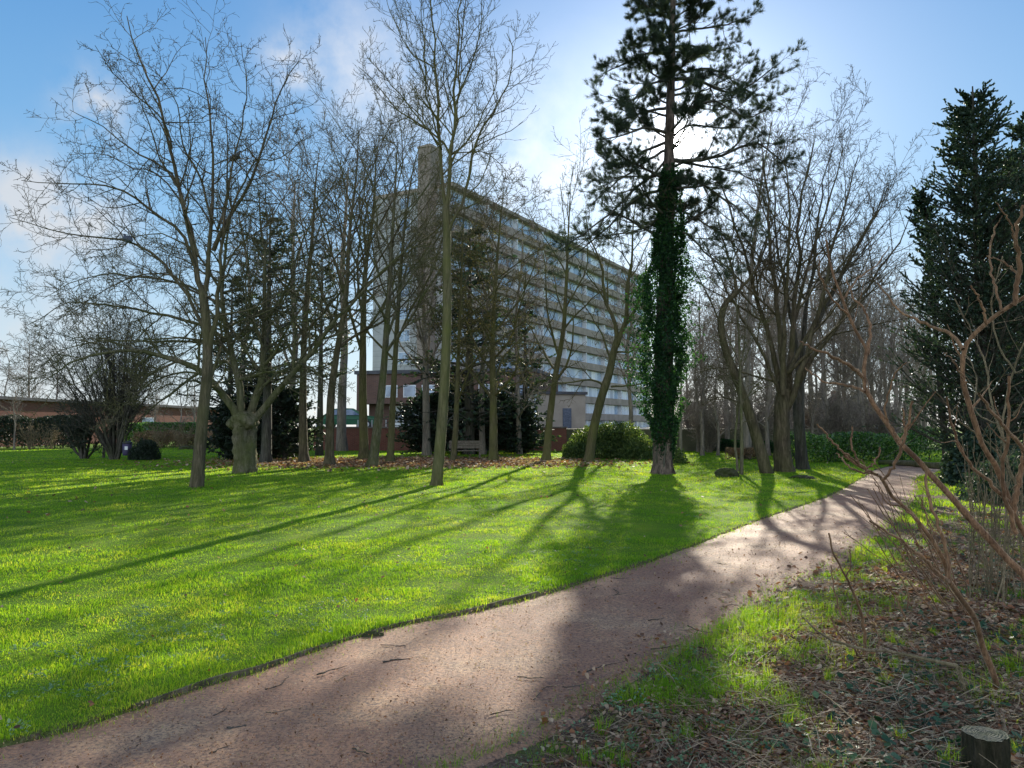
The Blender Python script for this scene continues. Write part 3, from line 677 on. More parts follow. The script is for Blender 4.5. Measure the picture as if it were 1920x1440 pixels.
# weeping birch behind pine
D = 38
px_tree('birch_tree', 'pale wispy birch whose fine drooping top shows right of the pine', D,
  [(1400, 862), (1402, 700), (1408, 520), (1425, 360), (1440, 270), (1448, 225)], .18, .02, None,
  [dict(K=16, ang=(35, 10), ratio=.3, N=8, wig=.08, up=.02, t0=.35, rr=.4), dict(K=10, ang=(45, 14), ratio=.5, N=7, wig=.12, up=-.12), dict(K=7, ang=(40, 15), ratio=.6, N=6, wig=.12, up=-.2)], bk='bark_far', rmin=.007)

# ------------------------------------------------------------------ background woodland: a few kinds, copied
def auto_tree(name, h, r, spec, bk, rmin, lean=.4, k=8):
    pts = [np.array([0, 0, -.15])]
    for i in range(1, 6): pts.append(np.array([rng.normal(0, lean*.25)*i/3, rng.normal(0, lean*.25)*i/3, h*i/5]))
    V, Fc, tr = trunk_mesh(pts, r, r*.15, N=16, k=k, flare=.3, rough=.05)
    s0 = dict(spec[0]); s0.setdefault('rmin', rmin); L = grow(tr, **s0); lv = crown_levels(L, spec[1:], rmin)
    CV, CF = crown_mesh(lv, (4, 3, 3, 3))
    root = empty(name, (0, 0, 0), 'x', 'tree')
    raw('trunk', V, Fc, M[bk], root); raw('crown', CV, CF, M[bk], root); return root
def dup(root, loc, rz, sc, label, group):
    r = root.copy(); COL.objects.link(r); r.location = loc; r.rotation_euler = (0, 0, rz); r.scale = (sc, sc, sc)
    r['label'] = label
    if group: r['group'] = group
    for c in list(root.children):
        d = c.copy(); COL.objects.link(d); d.parent = r
    return r
BG = [dict(K=22, ang=(40, 12), ratio=.36, N=7, wig=.1, up=.05, t0=.28, rr=.45, shape=.45), dict(K=8, ang=(42, 14), ratio=.42, N=5, wig=.15, up=.04), dict(K=8, ang=(45, 15), ratio=.55, N=4, wig=.2, up=.02, minL=.1)]
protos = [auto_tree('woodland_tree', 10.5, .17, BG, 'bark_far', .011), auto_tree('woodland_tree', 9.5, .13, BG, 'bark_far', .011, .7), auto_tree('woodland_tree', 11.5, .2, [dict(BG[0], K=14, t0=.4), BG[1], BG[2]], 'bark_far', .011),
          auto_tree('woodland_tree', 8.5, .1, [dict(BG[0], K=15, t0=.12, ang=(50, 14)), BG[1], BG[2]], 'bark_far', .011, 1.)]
ORD = 'first second third fourth fifth sixth seventh eighth ninth tenth eleventh twelfth thirteenth fourteenth fifteenth sixteenth seventeenth eighteenth nineteenth twentieth twenty-first twenty-second twenty-third twenty-fourth twenty-fifth twenty-sixth twenty-seventh twenty-eighth twenty-ninth thirtieth thirty-first thirty-second thirty-third thirty-fourth thirty-fifth thirty-sixth thirty-seventh thirty-eighth thirty-ninth fortieth forty-first forty-second forty-third forty-fourth forty-fifth forty-sixth forty-seventh forty-eighth forty-ninth fiftieth'.split()
used = [False]*4
def place(pi, loc, rz, sc, label, group):
    r = protos[pi]
    if not used[pi]:
        used[pi] = True; r.location = loc; r.rotation_euler = (0, 0, rz); r.scale = (sc,)*3; r['label'] = label; r['group'] = group; return r
    return dup(r, loc, rz, sc, label, group)
xs = sorted(list(np.linspace(1285, 1755, 50)+rng.normal(0, 6, 50)))
for i, x in enumerate(xs):
    Dd = float(rng.uniform(41, 84)); top = 600 - 90*math.sin((x-1290)/460*math.pi) + rng.uniform(-45, 60)
    pi = int(rng.integers(0, 4)); hgt = (800-top)/F*Dd+1.6; sc = hgt/[10.5, 9.5, 11.5, 8.5][pi]
    q = P(x, 800, Dd); place(pi, (q[0], q[1], 0), float(rng.random()*6.3), sc, ORD[i]+' trunk from the ivy-clad pine among the bare woodland trees behind the hedge', 'bare woodland trees behind the hedge')
for i, (x, Dd, top, pi) in enumerate([(28, 54, 700, 1), (12, 66, 655, 3), (50, 70, 640, 0), (290, 66, 705, 1), (335, 62, 690, 3), (365, 75, 700, 0), (105, 72, 660, 2), (180, 75, 675, 3)]):
    hgt = (800-top)/F*Dd+1.6; q = P(x, 800, Dd)
    place(pi, (q[0], q[1], 0), i*1.3, hgt/[10.5, 9.5, 11.5, 8.5][pi], ORD[i]+' small bare tree before the long brick building, counted by nearness to the left edge', 'bare trees before the long brick building')
for i, (x, Dd, top, pi) in enumerate([(455, 44, 395, 2), (545, 46, 330, 0), (640, 50, 300, 2), (800, 42, 360, 0), (905, 44, 380, 1), (1180, 46, 500, 1), (975, 44, 400, 3)]):
    hgt = (800-top)/F*Dd+1.6; q = P(x, 800, Dd)
    place(pi, (q[0], q[1], 0), i*2.1, hgt/[10.5, 9.5, 11.5, 8.5][pi], ORD[i]+' bare tree from the left in the row behind the leaf litter trees', 'bare trees behind the front row')

# ------------------------------------------------------------------ conifers and shrubs
def conifer(name, label, base, h, rad, n1, spray, mt, z0=.4, droop=-.03, dens=1., prof=.75, group=None, trunk_r=.2, upang=75, cat='tree', lean=(0, 0), k2=9, spikes=10, aspect=.45):
    pts = [np.array([base[0], base[1], -.1]), np.array([base[0]+lean[0]*.5, base[1]+lean[1]*.5, h*.5]), np.array([base[0]+lean[0], base[1]+lean[1], h])]
    V, Fc, tr = trunk_mesh(pts, trunk_r, .02, N=20, k=10, flare=.2)
    t = rng.uniform(z0/h, .985, n1); q = np.stack([np.interp(t, np.linspace(0, 1, 20), tr['P'][0][:, i]) for i in range(3)], 1)
    a = rng.random(n1)*6.283; ln = rad*np.clip((1-t)**prof+.06, 0, 1)*rng.uniform(.5, 1.25, n1)*(.55+.9*fbm(a*1.2, t*h*.9, 1., 9))
    u = math.radians(90-upang); d = np.stack([np.cos(a)*math.cos(u), np.sin(a)*math.cos(u), np.full(n1, math.sin(u))], 1)
    pts_ = [q]; c = q
    for _ in range(6):
        d = nrm(d+np.array([0, 0, droop])+rng.normal(0, .07, d.shape)); c = c+d*(ln/6)[:, None]; pts_.append(c)
    L1 = mk(np.stack(pts_, 1), np.maximum(ln[:, None]*.016*np.linspace(1, .3, 7)[None, :], .006), ln)
    L2 = grow(L1, K=k2, ang=(48, 12), ratio=.42, N=5, wig=.1, up=.02+droop*.6, t0=.18, shape=.45, rmin=.005, flat=.7)
    C, dd = sample_on(L2, max(1, int(spikes*dens)), .1, 1.); C2, d2 = sample_on(L1, int(spikes*1.4*dens), .35, 1.)
    C = np.vstack([C, C2]); dd = np.vstack([dd, d2])
    LV, LF, LR = leaf_quads(C, spray, aspect, dirs=dd+np.array([0, 0, droop*3])+rng.normal(0, .6, dd.shape))
    CV, CF = tubes([(L1['P'], L1['R'], 4), (L2['P'], L2['R'], 3)])
    return finish(name, label, cat, (base[0], base[1], 0), [('trunk', V, Fc, M['bark_dark'], None), ('branches', CV, CF, M['bark_dark'], None), ('foliage', LV, LF, M[mt], LR)], group)
# tall cypress at the right
q = P(1845, 800, 22); H = (800-148)/F*22+1.6
conifer('cypress_tree', 'tall dark shaggy conifer at the right edge, with a pointed top', (q[0], 22), H, 2.6, 460, .095, 'conifer', z0=.5, droop=.06, upang=66, trunk_r=.25, prof=.55, k2=10, spikes=22)
q = P(1935, 800, 25)
conifer('cypress_tree', 'second dark conifer merging into the tall one from behind at the right edge', (q[0], 25), (800-215)/F*25+1.6, 2.5, 330, .11, 'conifer', z0=.5, droop=.05, upang=64, trunk_r=.25, prof=.5, k2=9, spikes=16)
q = P(1775, 800, 24.)
conifer('cypress_tree', 'lower ragged conifer leaning out left of the tall dark one', (q[0], 24.), (800-345)/F*24+1.6, 1.15, 150, .1, 'conifer', z0=2.2, droop=.03, upang=50, trunk_r=.12, prof=.35, k2=8, spikes=14, lean=(-.5, 0))
# dark pines behind the left row
q = P(500, 800, 33)
conifer('dark_pine', 'dark bushy pine with pale trunk just right of the old oak', (q[0], 33), (800-395)/F*33+1.6, 2.4, 110, .2, 'needle', z0=3.2, droop=.0, upang=70, trunk_r=.24, prof=.35, k2=8, spikes=5, aspect=.3)
q = P(430, 800, 38)
conifer('dark_pine', 'dark pine behind the old oak on its left side', (q[0], 38), (800-520)/F*38+1.6, 2.6, 90, .22, 'needle', z0=2.5, droop=.0, upang=72, trunk_r=.2, prof=.4, k2=8, spikes=5, aspect=.3)
q = P(600, 800, 42)
conifer('dark_pine', 'dark pine in the gap between the two slim trees beside the tower block', (q[0], 42), (800-470)/F*42+1.6, 2.6, 80, .23, 'needle', z0=3.5, droop=.0, upang=72, trunk_r=.2, prof=.4, k2=8, spikes=4, aspect=.3)
q = P(880, 800, 44)
conifer('cedar_tree', 'dark blue-green cedar behind the dense twigs in front of the tower block', (q[0], 44), (800-420)/F*44+1.6, 4.2, 150, .26, 'conifer', z0=1.0, droop=-.04, upang=78, trunk_r=.35, prof=.5, k2=9, spikes=5)
q = P(985, 800, 46)
conifer('cedar_tree', 'narrow dark cedar right of the blue-green one', (q[0], 46), (800-560)/F*46+1.6, 2.2, 90, .25, 'conifer', z0=.6, droop=-.04, upang=78, trunk_r=.25, prof=.5, k2=8, spikes=5)
for (x, Dd, top, rad, lab) in ((445, 36, 755, 1.5, 'dark spruce-like bush behind the old oak, left of its trunk'), (535, 37, 730, 1.9, 'dark evergreen bush between the old oak and the straight dark tree'), (480, 40, 705, 2., 'broad dark yew right behind the old oak trunk'),
    (800, 44, 745, 1.9, 'dark yew hiding the brick wall behind the slender tall tree'), (855, 47, 720, 2.3, 'dark spreading yew behind the park bench'), (925, 46, 735, 2.2, 'dark yew right behind the straight tree with flared foot'), (975, 45, 760, 1.6, 'rounded dark yew beside the low red wall')):
    q = P(x, 800, Dd)
    conifer('yew_bush', lab, (q[0], Dd), (800-top)/F*Dd+1.6, rad, 230, .2, 'darkbush', z0=.15, droop=-.02, upang=70, trunk_r=.12, prof=.35, k2=7, spikes=6, cat='bush')
def bush(name, label, c, rx, ry, rz, n, size, mt, seed=0, stems=14, cat='bush', group=None, up=.3, bot=0.0, aspect=.6, flat=False):
    d = nrm(rng.normal(0, 1, (n, 3))); d[:, 2] = np.abs(d[:, 2])*1.0 if not flat else d[:, 2]
    lum = .72+.55*fbm(d[:, 0]*2+seed, d[:, 1]*2+d[:, 2]*2.3, 1.3, seed)
    r = rng.random(n)**.33*lum
    r = np.where(rng.random(n) < .7, np.clip(r, .6, 2)*1.0, r)
    C = np.stack([c[0]+d[:, 0]*r*rx, c[1]+d[:, 1]*r*ry, bot+np.abs(d[:, 2])*r*rz], 1)
    C[:, 2] = np.maximum(C[:, 2], .03)
    V, Fq, R = leaf_quads(C, size, aspect, up=up)
    a = rng.random(stems)*6.28; tips = np.stack([c[0]+np.cos(a)*rx*.6*rng.random(stems), c[1]+np.sin(a)*ry*.6*rng.random(stems), rz*rng.uniform(.5, .95, stems)], 1)
    Pn = np.stack([resample([np.array([c[0]+np.cos(x)*.1, c[1]+np.sin(x)*.1, -.05]), (np.array([c[0], c[1], 0])+t)/2+np.array([0, 0, .1]), t], 6) for x, t in zip(a, tips)])
    L = mk(Pn, np.tile(np.linspace(.03, .008, 6), (stems, 1))); L2 = grow(L, K=6, ratio=.5, rmin=.005)
    SV, SF = tubes([(L['P'], L['R'], 5), (L2['P'], L2['R'], 3)])
    return finish(name, label, cat, (c[0], c[1], 0), [('stems', SV, SF, M['bark_dark'], None), ('foliage', V, Fq, M[mt], R)], group)
g0 = G(270, 864)
bush('round_bush', 'small rounded dark bush beside the litter bin on the left lawn', g0, .72, .6, 1.05, 9000, .07, 'darkbush', 3)
# twiggy multi-stem shrubs on the left lawn
def twig_shrub(name, label, base, h, spread, n, bk='bark_dark', leaf=None, group=None, rmin=.007, spec=None, r0=.05, cat='shrub', nl=3, lsize=.06, r_base=.18):
    a = rng.random(n)*6.283; s = spread*rng.uniform(.15, 1., n); hh_ = h*rng.uniform(.7, 1.05, n)*(1-.25*(s/spread)**2)
    Pn = np.stack([resample([np.array([base[0]+r_base*math.cos(x)*rng.random(), base[1]+r_base*math.sin(x)*rng.random(), -.08]), np.array([base[0]+math.cos(x)*t*.42, base[1]+math.sin(x)*t*.42, z*.45]), np.array([base[0]+math.cos(x)*t, base[1]+math.sin(x)*t, z])], 10) for x, t, z in zip(a, s, hh_)])
    Pn[:, 1:-1] += rng.normal(0, .03, Pn[:, 1:-1].shape)
    L = mk(Pn, r0*rng.uniform(.6, 1.1, (n, 1))*np.linspace(1, .2, 10)[None, :])
    spec = spec or [dict(K=9, ang=(35, 12), ratio=.4, N=6, wig=.13, up=.03, t0=.2), dict(K=6, ang=(40, 14), ratio=.5, N=5, wig=.18, up=.02), dict(K=4, ang=(42, 14), ratio=.5, N=4, wig=.2, up=0, minL=.06)]
    lv = crown_levels(L, spec, rmin); CV, CF = crown_mesh(lv, (6, 4, 3, 3))
    parts = [('stems', CV, CF, M[bk], None)]
    if leaf:
        C, _ = sample_on(lv[-1], nl, .1, 1.); V, Fq, R = leaf_quads(C, lsize, .6); parts.append(('foliage', V, Fq, M[leaf], R))
    return finish(name, label, cat, (base[0], base[1], 0), parts, group)
g0 = G(158, 862); twig_shrub('lawn_shrub', 'dark leafy shrub on short stems, left of the multi-stemmed one', g0, 2.9, 1.7, 12, leaf='darkbush', r0=.07, nl=5, lsize=.08)
g0 = G(216, 863); twig_shrub('multi_stem_shrub', 'tall bare multi-stemmed shrub fanning out beside the litter bin', g0, 7.2, 3.3, 34, r0=.07, spec=[dict(K=10, ang=(30, 10), ratio=.4, N=6, wig=.1, up=.03, t0=.2), dict(K=7, ang=(35, 12), ratio=.5, N=5, wig=.15, up=.02), dict(K=4, ang=(40, 14), ratio=.5, N=4, wig=.2, up=0, minL=.08)], rmin=.008)
# juniper mound, right-centre
q = P(1140, 862, 38); bush('juniper', 'broad spreading juniper mound under the leaning tree', (P(1145, 800, 39)[0], 39), 2.3, 1.6, 1.85, 16000, .16, 'juniper', 5, 24, up=.6, aspect=.35)
bush('juniper', 'low juniper lobe left of the leaning tree trunk', (P(1082, 800, 38)[0], 38), .85, .7, .85, 4500, .14, 'juniper', 6, 10, up=.9, aspect=.35)
bush('juniper', 'ragged juniper between the mound and the ivy-clad pine', (P(1205, 800, 37.5)[0], 37.5), 1.4, 1.1, 1.0, 6500, .14, 'juniper', 7, 12, up=.8, aspect=.35)
bush('bare_bush', 'small leafy bush at the right foot of the ivy-clad pine', (P(1268, 800, 33)[0], 33), .55, .5, .7, 1600, .08, 'juniper', 8, 10, up=.4)
# laurel hedge
def hedge(name, label, p0, p1, wd, h, n, size, mt, seed=0, up=.3, cat='hedge', stems=True, hv=.3):
    p0, p1 = np.array(p0, float), np.array(p1, float); ln = np.linalg.norm(p1-p0); e = (p1-p0)/ln; f = np.array([-e[1], e[0]])
    s = rng.random(n)*ln; top = h*(1-hv/2+hv*fbm(s, s*0, .9, seed, 4)); z = top*rng.random(n)**.6; wv = wd*(.75+.5*fbm(s, z, 1.3, seed+2))
    v = (rng.random(n)-.5); v = np.sign(v)*np.abs(v*2)**.5*.5*wv*np.sqrt(np.clip(1.15-(z/np.maximum(top, .1))**3*.7, .1, 1))
    C = np.concatenate([p0[None]+e*s[:, None]+f*v[:, None], z[:, None]+.03], 1)
    V, Fq, R = leaf_quads(C, size, .5, up=up)
    k = int(ln*4); sx = rng.random(k)*ln; b = p0[None]+e*sx[:, None]+f*rng.normal(0, wd*.12, (k, 1))
    Pn = np.stack([np.stack([b[:, 0]+rng.normal(0, .08, k)*i, b[:, 1]+rng.normal(0, .05, k)*i, np.full(k, h*.22*i-.05)], 1) for i in range(5)], 1)
    L = mk(Pn, np.tile(np.linspace(.025, .008, 5), (k, 1))); L2 = grow(L, K=6, ratio=.4, rmin=.006); SV, SF = tubes([(L['P'], L['R'], 4), (L2['P'], L2['R'], 3)])
    c = (p0+p1)/2; return finish(name, label, cat, (c[0], c[1], 0), [('stems', SV, SF, M['bark_dark'], None), ('foliage', V, Fq, M[mt], R)])
a, b = P(1478, 800, 34), P(1745, 800, 36.5)
hedge('laurel_hedge', 'glossy green laurel hedge at the far end of the path', a[:2], b[:2], 1.8, 1.4, 17000, .11, 'laurel', 1, hv=1.2, up=.2)
a, b = P(1272, 800, 56), P(1500, 800, 40)
hedge('ivy_bank', 'low dark ivy-covered bank behind the twin-stemmed sapling', a[:2], b[:2], .8, .75, 11000, .12, 'ivy', 2, hv=.3)
a, b = P(1362, 800, 37), P(1432, 800, 37)
hedge('rusty_shrubs', 'dry pinkish brown shrubs behind the sapling and boulder', a[:2], b[:2], .7, .55, 2600, .08, 'rust', 3, cat='shrub')
a, b = P(225, 800, 61), P(372, 800, 63)
hedge('clipped_hedge', 'flat-topped green hedge before the brick building on the left', a[:2], b[:2], 1.6, 1.9, 12000, .16, 'laurel', 4, hv=.12)
a, b = P(-120, 800, 56), P(160, 800, 58)
hedge('dark_hedge', 'dark mixed hedge before the brick building at the left edge', a[:2], b[:2], 1.8, 2.3, 17000, .18, 'darkbush', 5, hv=.5)
q = P(45, 800, 55)
hedge('dry_brush', 'tangle of dry reddish stems under the flat-topped hedge', P(255, 800, 57)[:2], P(415, 800, 56)[:2], 1.1, 1.25, 6500, .12, 'rust', 9, cat='shrub', hv=.7, up=1.)
for i, (x, Dd, lab) in enumerate([(300, 56, 'pale bare bush in the dry brush, left of the old oak'), (345, 55.5, 'pale bare bush in the dry brush, close to the left foreground trunk'), (405, 55, 'pale bare bush right of the left foreground trunk'), (60, 54.5, 'pale branching bush before the dark hedge, leftmost'), (95, 54.5, 'pale branching bush before the dark hedge, right of the leftmost')]):
    q = P(x, 800, Dd); twig_shrub('bare_bush', lab, (q[0], Dd), 1.9, 1.2, 14, 'stem_tan', r0=.03, rmin=.01, spec=[dict(K=6, ang=(35, 12), ratio=.4, N=5, wig=.13, up=.03, t0=.3), dict(K=4, ang=(40, 14), ratio=.5, N=4, wig=.2, up=0, minL=.06)])
for i, (x, Dd, lab) in enumerate([(1560, 38.5, 'bare brown thicket behind the laurel hedge, left one'), (1650, 39.5, 'bare brown thicket behind the laurel hedge, right one'), (1330, 47, 'bare brown thicket behind the ivy bank'), (1420, 44, 'bare brown thicket right behind the leaning tree'), (1300, 62, 'far bare thicket just right of the ivy-clad pine'), (1375, 66, 'far bare thicket behind the twin-stemmed sapling'), (1465, 60, 'far bare thicket behind the fan-shaped tree'), (1530, 64, 'far bare thicket right of the fan-shaped tree'), (1600, 62, 'far bare thicket before the house'), (1710, 60, 'far bare thicket beside the tall conifer')]):
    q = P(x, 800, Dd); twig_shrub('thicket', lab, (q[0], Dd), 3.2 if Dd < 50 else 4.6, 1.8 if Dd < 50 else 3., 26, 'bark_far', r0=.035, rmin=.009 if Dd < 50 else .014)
#@@BUILD
# ------------------------------------------------------------------ buildings
def brick(name, c1, c2, mortar, scale=1.):
    m, nt = mat(name); g = geo_pos(nt)
    s = nd(nt, 'ShaderNodeSeparateXYZ'); lk(nt, g, s.inputs[0])
    cb = nd(nt, 'ShaderNodeCombineXYZ'); lk(nt, math_(nt, 'ADD', s.outputs[0], s.outputs[1]), cb.inputs[0]); lk(nt, s.outputs[2], cb.inputs[1])
    b = nd(nt, 'ShaderNodeTexBrick'); lk(nt, cb.outputs[0], b.inputs['Vector']); b.inputs['Scale'].default_value = 4*scale
    b.inputs['Color1'].default_value = (*c1, 1); b.inputs['Color2'].default_value = (*c2, 1); b.inputs['Mortar'].default_value = (*mortar, 1)
    b.inputs['Mortar Size'].default_value = .03; b.inputs['Brick Width'].default_value = .9; b.inputs['Row Height'].default_value = .3
    n = noise(nt, g, .8, 5); c = mixc(nt, math_(nt, 'MULTIPLY', n, .6), b.outputs[0], tuple(x*.45 for x in c1))
    out(nt, principled(nt, c, .9, b.outputs['Fac'], -.3, .01, spec=.15)); return m
M['brick_red'] = brick('brick_red', (.3, .11, .075), (.22, .08, .06), (.25, .2, .17))
M['brick_brown'] = brick('brick_brown', (.20, .11, .085), (.15, .085, .07), (.2, .17, .15), .7)
M['brick_grey'] = brick('brick_grey', (.36, .29, .24), (.3, .24, .2), (.38, .33, .28), .8)
M['concrete'] = brick('concrete_panels', (.52, .52, .51), (.47, .47, .47), (.3, .3, .3), .1)
M['concrete'].node_tree.nodes['Brick Texture'].inputs['Mortar Size'].default_value = .008
M['conc_brown'] = simple('concrete_brown', (.36, .29, .24), .85, .6, .2)
M['white'] = simple('white_paint', (.75, .76, .78), .5, 3, .06)
M['dark'] = simple('dark_metal', (.05, .055, .06), .5, 6, .2)
M['roof'] = simple('roof_felt', (.1, .1, .11), .9, 2, .3)
M['tile'] = simple('roof_tiles', (.2, .11, .09), .85, 3, .3)
m, nt = mat('window_glass'); g = geo_pos(nt); n = noise(nt, g, .35, 3)
c = ramp(nt, n, [(.35, (.10, .16, .26)), (.6, (.32, .45, .62))])
out(nt, principled(nt, c, .08, spec=1.)); M['glass'] = m
m, nt = mat('curtain_sky_glass'); g = geo_pos(nt)
s = nd(nt, 'ShaderNodeSeparateXYZ'); lk(nt, g, s.inputs[0])
vv = nd(nt, 'ShaderNodeVectorMath', operation='SNAP'); lk(nt, g, vv.inputs[0]); vv.inputs[1].default_value = (1.55, 1.55, 3.)
wn = nd(nt, 'ShaderNodeTexWhiteNoise'); lk(nt, vv.outputs[0], wn.inputs['Vector'])
c = ramp(nt, wn.outputs['Value'], [(.0, (.18, .26, .4)), (.3, (.38, .5, .68)), (.8, (.55, .65, .78)), (1, (.78, .81, .85))])  # pane tones: curtains, plus bluish sky reflection put into the base colour
out(nt, principled(nt, c, .12, spec=.9)); M['glass2'] = m

ang = math.radians(29.2); ex = np.array([math.sin(ang), math.cos(ang)]); ey = np.array([-math.cos(ang), math.sin(ang)])
O = P(840, 350, 100); HR = O[2]; O = O[:2]; LEN, DEP = 78., 12.4
def B(): return MB()
blk = empty('apartment_block', (O[0], O[1], 0), 'huge long apartment block with banded storeys and a stair tower, behind the trees', 'building')
lc = (O[0], O[1], 0)
b = B(); b.obox(O, ex, ey, 0, LEN, 0, DEP, 0, HR); b.build('wall', M['concrete'], blk, lc)
b = B(); b.obox(O, ex, ey, -.15, LEN+.15, -.9, DEP+.15, HR, HR+.5); b.obox(O, ex, ey, 3, LEN-3, 3, DEP-3, HR+.5, HR+1.4); b.build('roof', M['conc_brown'], blk, lc)
b = B()
for k in range(17):
    x = 3+k*4.3; b.obox(O, ex, ey, x, x+1.5, .3, 1.6, HR+.5, HR+1.15)
b.build('roof_vent', M['conc_brown'], blk, lc)
b = B(); b.obox(O, ex, ey, -1.3, -.002, 1.9, 3.95, 0, HR+5.4); b.obox(O, ex, ey, 0., .9, 1.9, 3.95, HR+.5, HR+5.4)
tw = b.build('stair_tower', M['brick_grey'], blk, lc)
b = B(); b.obox(O, ex, ey, -1.4, 1., 1.8, 4.05, HR+5.4, HR+5.7); b.build('coping', M['conc_brown'], tw)
b = B(); b.obox(O, ex, ey, -.6, .3, 2.5, 3.3, HR+5.7, HR+6.1); b.build('lift_housing', M['roof'], tw)
for c in tw.children: c.matrix_parent_inverse.identity()
for c in tw.children:
    c.data.transform(__import__('mathutils').Matrix.Translation((-O[0], -O[1], 0)))
NFL = 11; FH = HR/NFL
for k in range(NFL):
    z = k*FH
    # end-wall windows
    b = B(); b.obox(O, ex, ey, -.06, -.003, 6.0, 7.9, z+.9, z+2.6)
    w1 = b.build('window', M['white'], blk, lc)
    b = B(); b.obox(O, ex, ey, -.085, -.063, 6.1, 6.9, z+1.0, z+2.5); b.obox(O, ex, ey, -.085, -.063, 7.0, 7.8, z+1.0, z+2.5)
    b.build('pane', M['glass'], w1, lc)
    # facade: ribbon window, mullions, projecting balcony band
    for j in range(9):
        x0 = .6+j*8.55; b = B(); b.obox(O, ex, ey, x0, x0+8.4, -.05, -.003, z+.9, z+FH-.28); b.obox(O, ex, ey, x0+8.3, x0+8.5, -.86, -.052, z+.96, z+FH-.29)
        w2 = b.build('window', M['white'], blk, lc); b = B()
        for i in range(5): b.obox(O, ex, ey, x0+.1+i*1.65, x0+1.65+i*1.65, -.08, -.053, z+1.0, z+FH-.36)
        b.build('pane', M['glass2'], w2, lc)
    b = B(); b.obox(O, ex, ey, .2, LEN-.2, -1.0, -.006, z-.25, z+.12); b.obox(O, ex, ey, .2, LEN-.2, -1.0, -.88, z+.123, z+.95)
    b.build('balcony_band', M['conc_brown'], blk, lc)
# lower annex in brown brick (in front of the block)
def at(px, Y): return np.array([P(px, 800, Y)[0], Y])
TZ = 1.45
an = empty('brick_annex', (*at(830, 76), TZ), 'two-storey brown brick annex at the foot of the apartment block', 'building'); la = (*at(830, 76), TZ)
p0, p1 = at(668, 76), at(1000, 72); e1 = (p1-p0)/np.linalg.norm(p1-p0); e2 = np.array([-e1[1], e1[0]]); AL = float(np.linalg.norm(p1-p0))
ht = (800-702)/F*76+1.6
b = B(); b.obox(p0, e1, e2, 0, AL, 0, 14, TZ+2.4, ht); b.obox(p0, e1, e2, .8, AL, 1.2, 14, TZ-.2, TZ+2.398); b.obox(p0, e1, e2, 0, .5, 0, .5, TZ-.2, TZ+2.398); b.build('wall', M['brick_brown'], an, la)
b = B(); b.obox(p0, e1, e2, -.2, AL+.2, -.2, 14.2, ht+.002, ht+.35); b.build('roof', M['roof'], an, la)
for k in range(9):
    s = 3+k*1.9
    b = B(); b.obox(p0, e1, e2, s, s+1.5, 1.13, 1.197, TZ+.6, TZ+2.2); w1 = b.build('window', M['white'], an, la)
    b = B(); b.obox(p0, e1, e2, s+.12, s+.7, 1.1, 1.127, TZ+.75, TZ+2.05); b.obox(p0, e1, e2, s+.8, s+1.38, 1.1, 1.127, TZ+.75, TZ+2.05); b.build('pane', M['glass'], w1, la)
    if k < 8:
        b = B(); b.obox(p0, e1, e2, s, s+1.3, -.05, -.003, TZ+3., TZ+4.2); w1 = b.build('window', M['white'], an, la)
        b = B(); b.obox(p0, e1, e2, s+.1, s+1.2, -.08, -.053, TZ+3.1, TZ+4.1); b.build('pane', M['glass'], w1, la)
b = B(); b.obox(p0, e1, e2, .0+3, 20, 1.19, 1.2, TZ, TZ+.55); b.build('plinth', M['white'], an, la)
# pale garage block with a dark door and a light pole-like downpipe
ga = empty('garage_block', (*at(1050, 66), TZ), 'pale rendered garage block with a grey door behind the bowed tree', 'building'); lg = (*at(1050, 66), TZ)
q0, q1 = at(1000, 66), at(1098, 67.5); g1 = (q1-q0)/np.linalg.norm(q1-q0); g2 = np.array([-g1[1], g1[0]]); GL = float(np.linalg.norm(q1-q0))
b = B(); b.obox(q0, g1, g2, 0, GL, 0, 5, TZ-.3, 4.4); b.build('wall', simple('render_beige', (.42, .36, .3), .85, .8, .15), ga, lg)
b = B(); b.obox(q0, g1, g2, -.15, GL+.15, -.15, 5.1, 4.402, 4.65); b.build('roof', M['roof'], ga, lg)
b = B(); b.obox(q0, g1, g2, 2.7, 3.5, -.06, -.003, TZ-.1, 3.2); b.build('door', simple('door_grey', (.13, .15, .2), .6), ga, lg)
b = B(); b.obox(q0, g1, g2, .1, .28, -.12, -.003, TZ-.3, 4.4); b.build('downpipe', simple('pipe_blue', (.5, .58, .66), .5), ga, lg)
# raised terrace and its retaining wall
b = B()
tz0 = at(588, 51.2); tz1 = at(1062, 49.8)
d1 = (tz1-tz0)/np.linalg.norm(tz1-tz0); d2 = np.array([-d1[1], d1[0]]); TL = float(np.linalg.norm(tz1-tz0))
b.obox(tz0, d1, d2, .02, TL+20, .32, 150, -.2, TZ); o = b.build('terrace_ground', simple('terrace_soil', (.1, .1, .06), .95, 1, .4)); tag(o, kind='structure')
rw = empty('retaining_wall', (tz0[0], tz0[1], 0), 'low red brick retaining wall at the back of the lawn', 'wall'); lr = (tz0[0], tz0[1], 0)
b = B(); b.obox(tz0, d1, d2, 0, TL, 0, .3, -.2, 1.5); b.build('wall', M['brick_red'], rw, lr)
b = B(); b.obox(tz0, d1, d2, -.05, TL+.05, -.06, .36, 1.502, 1.6); b.build('coping', simple('coping_stone', (.2, .17, .15), .9), rw, lr)
rl = empty('railing', (tz0[0], tz0[1], 1.6), 'thin metal railing along the top of the retaining wall', 'railing')
b = B(); b.obox(tz0, d1, d2, 0, TL*.35, .14, .17, 2.05, 2.08)
b.build('rail', M['dark'], rl, (tz0[0], tz0[1], 1.6))
for k in range(7):
    b = B(); s = .1+k*TL*.35/6.2; b.obox(tz0, d1, d2, s, s+.05, .13, .18, 1.602, 2.048); b.build('post', M['white'], rl, (tz0[0], tz0[1], 1.6))
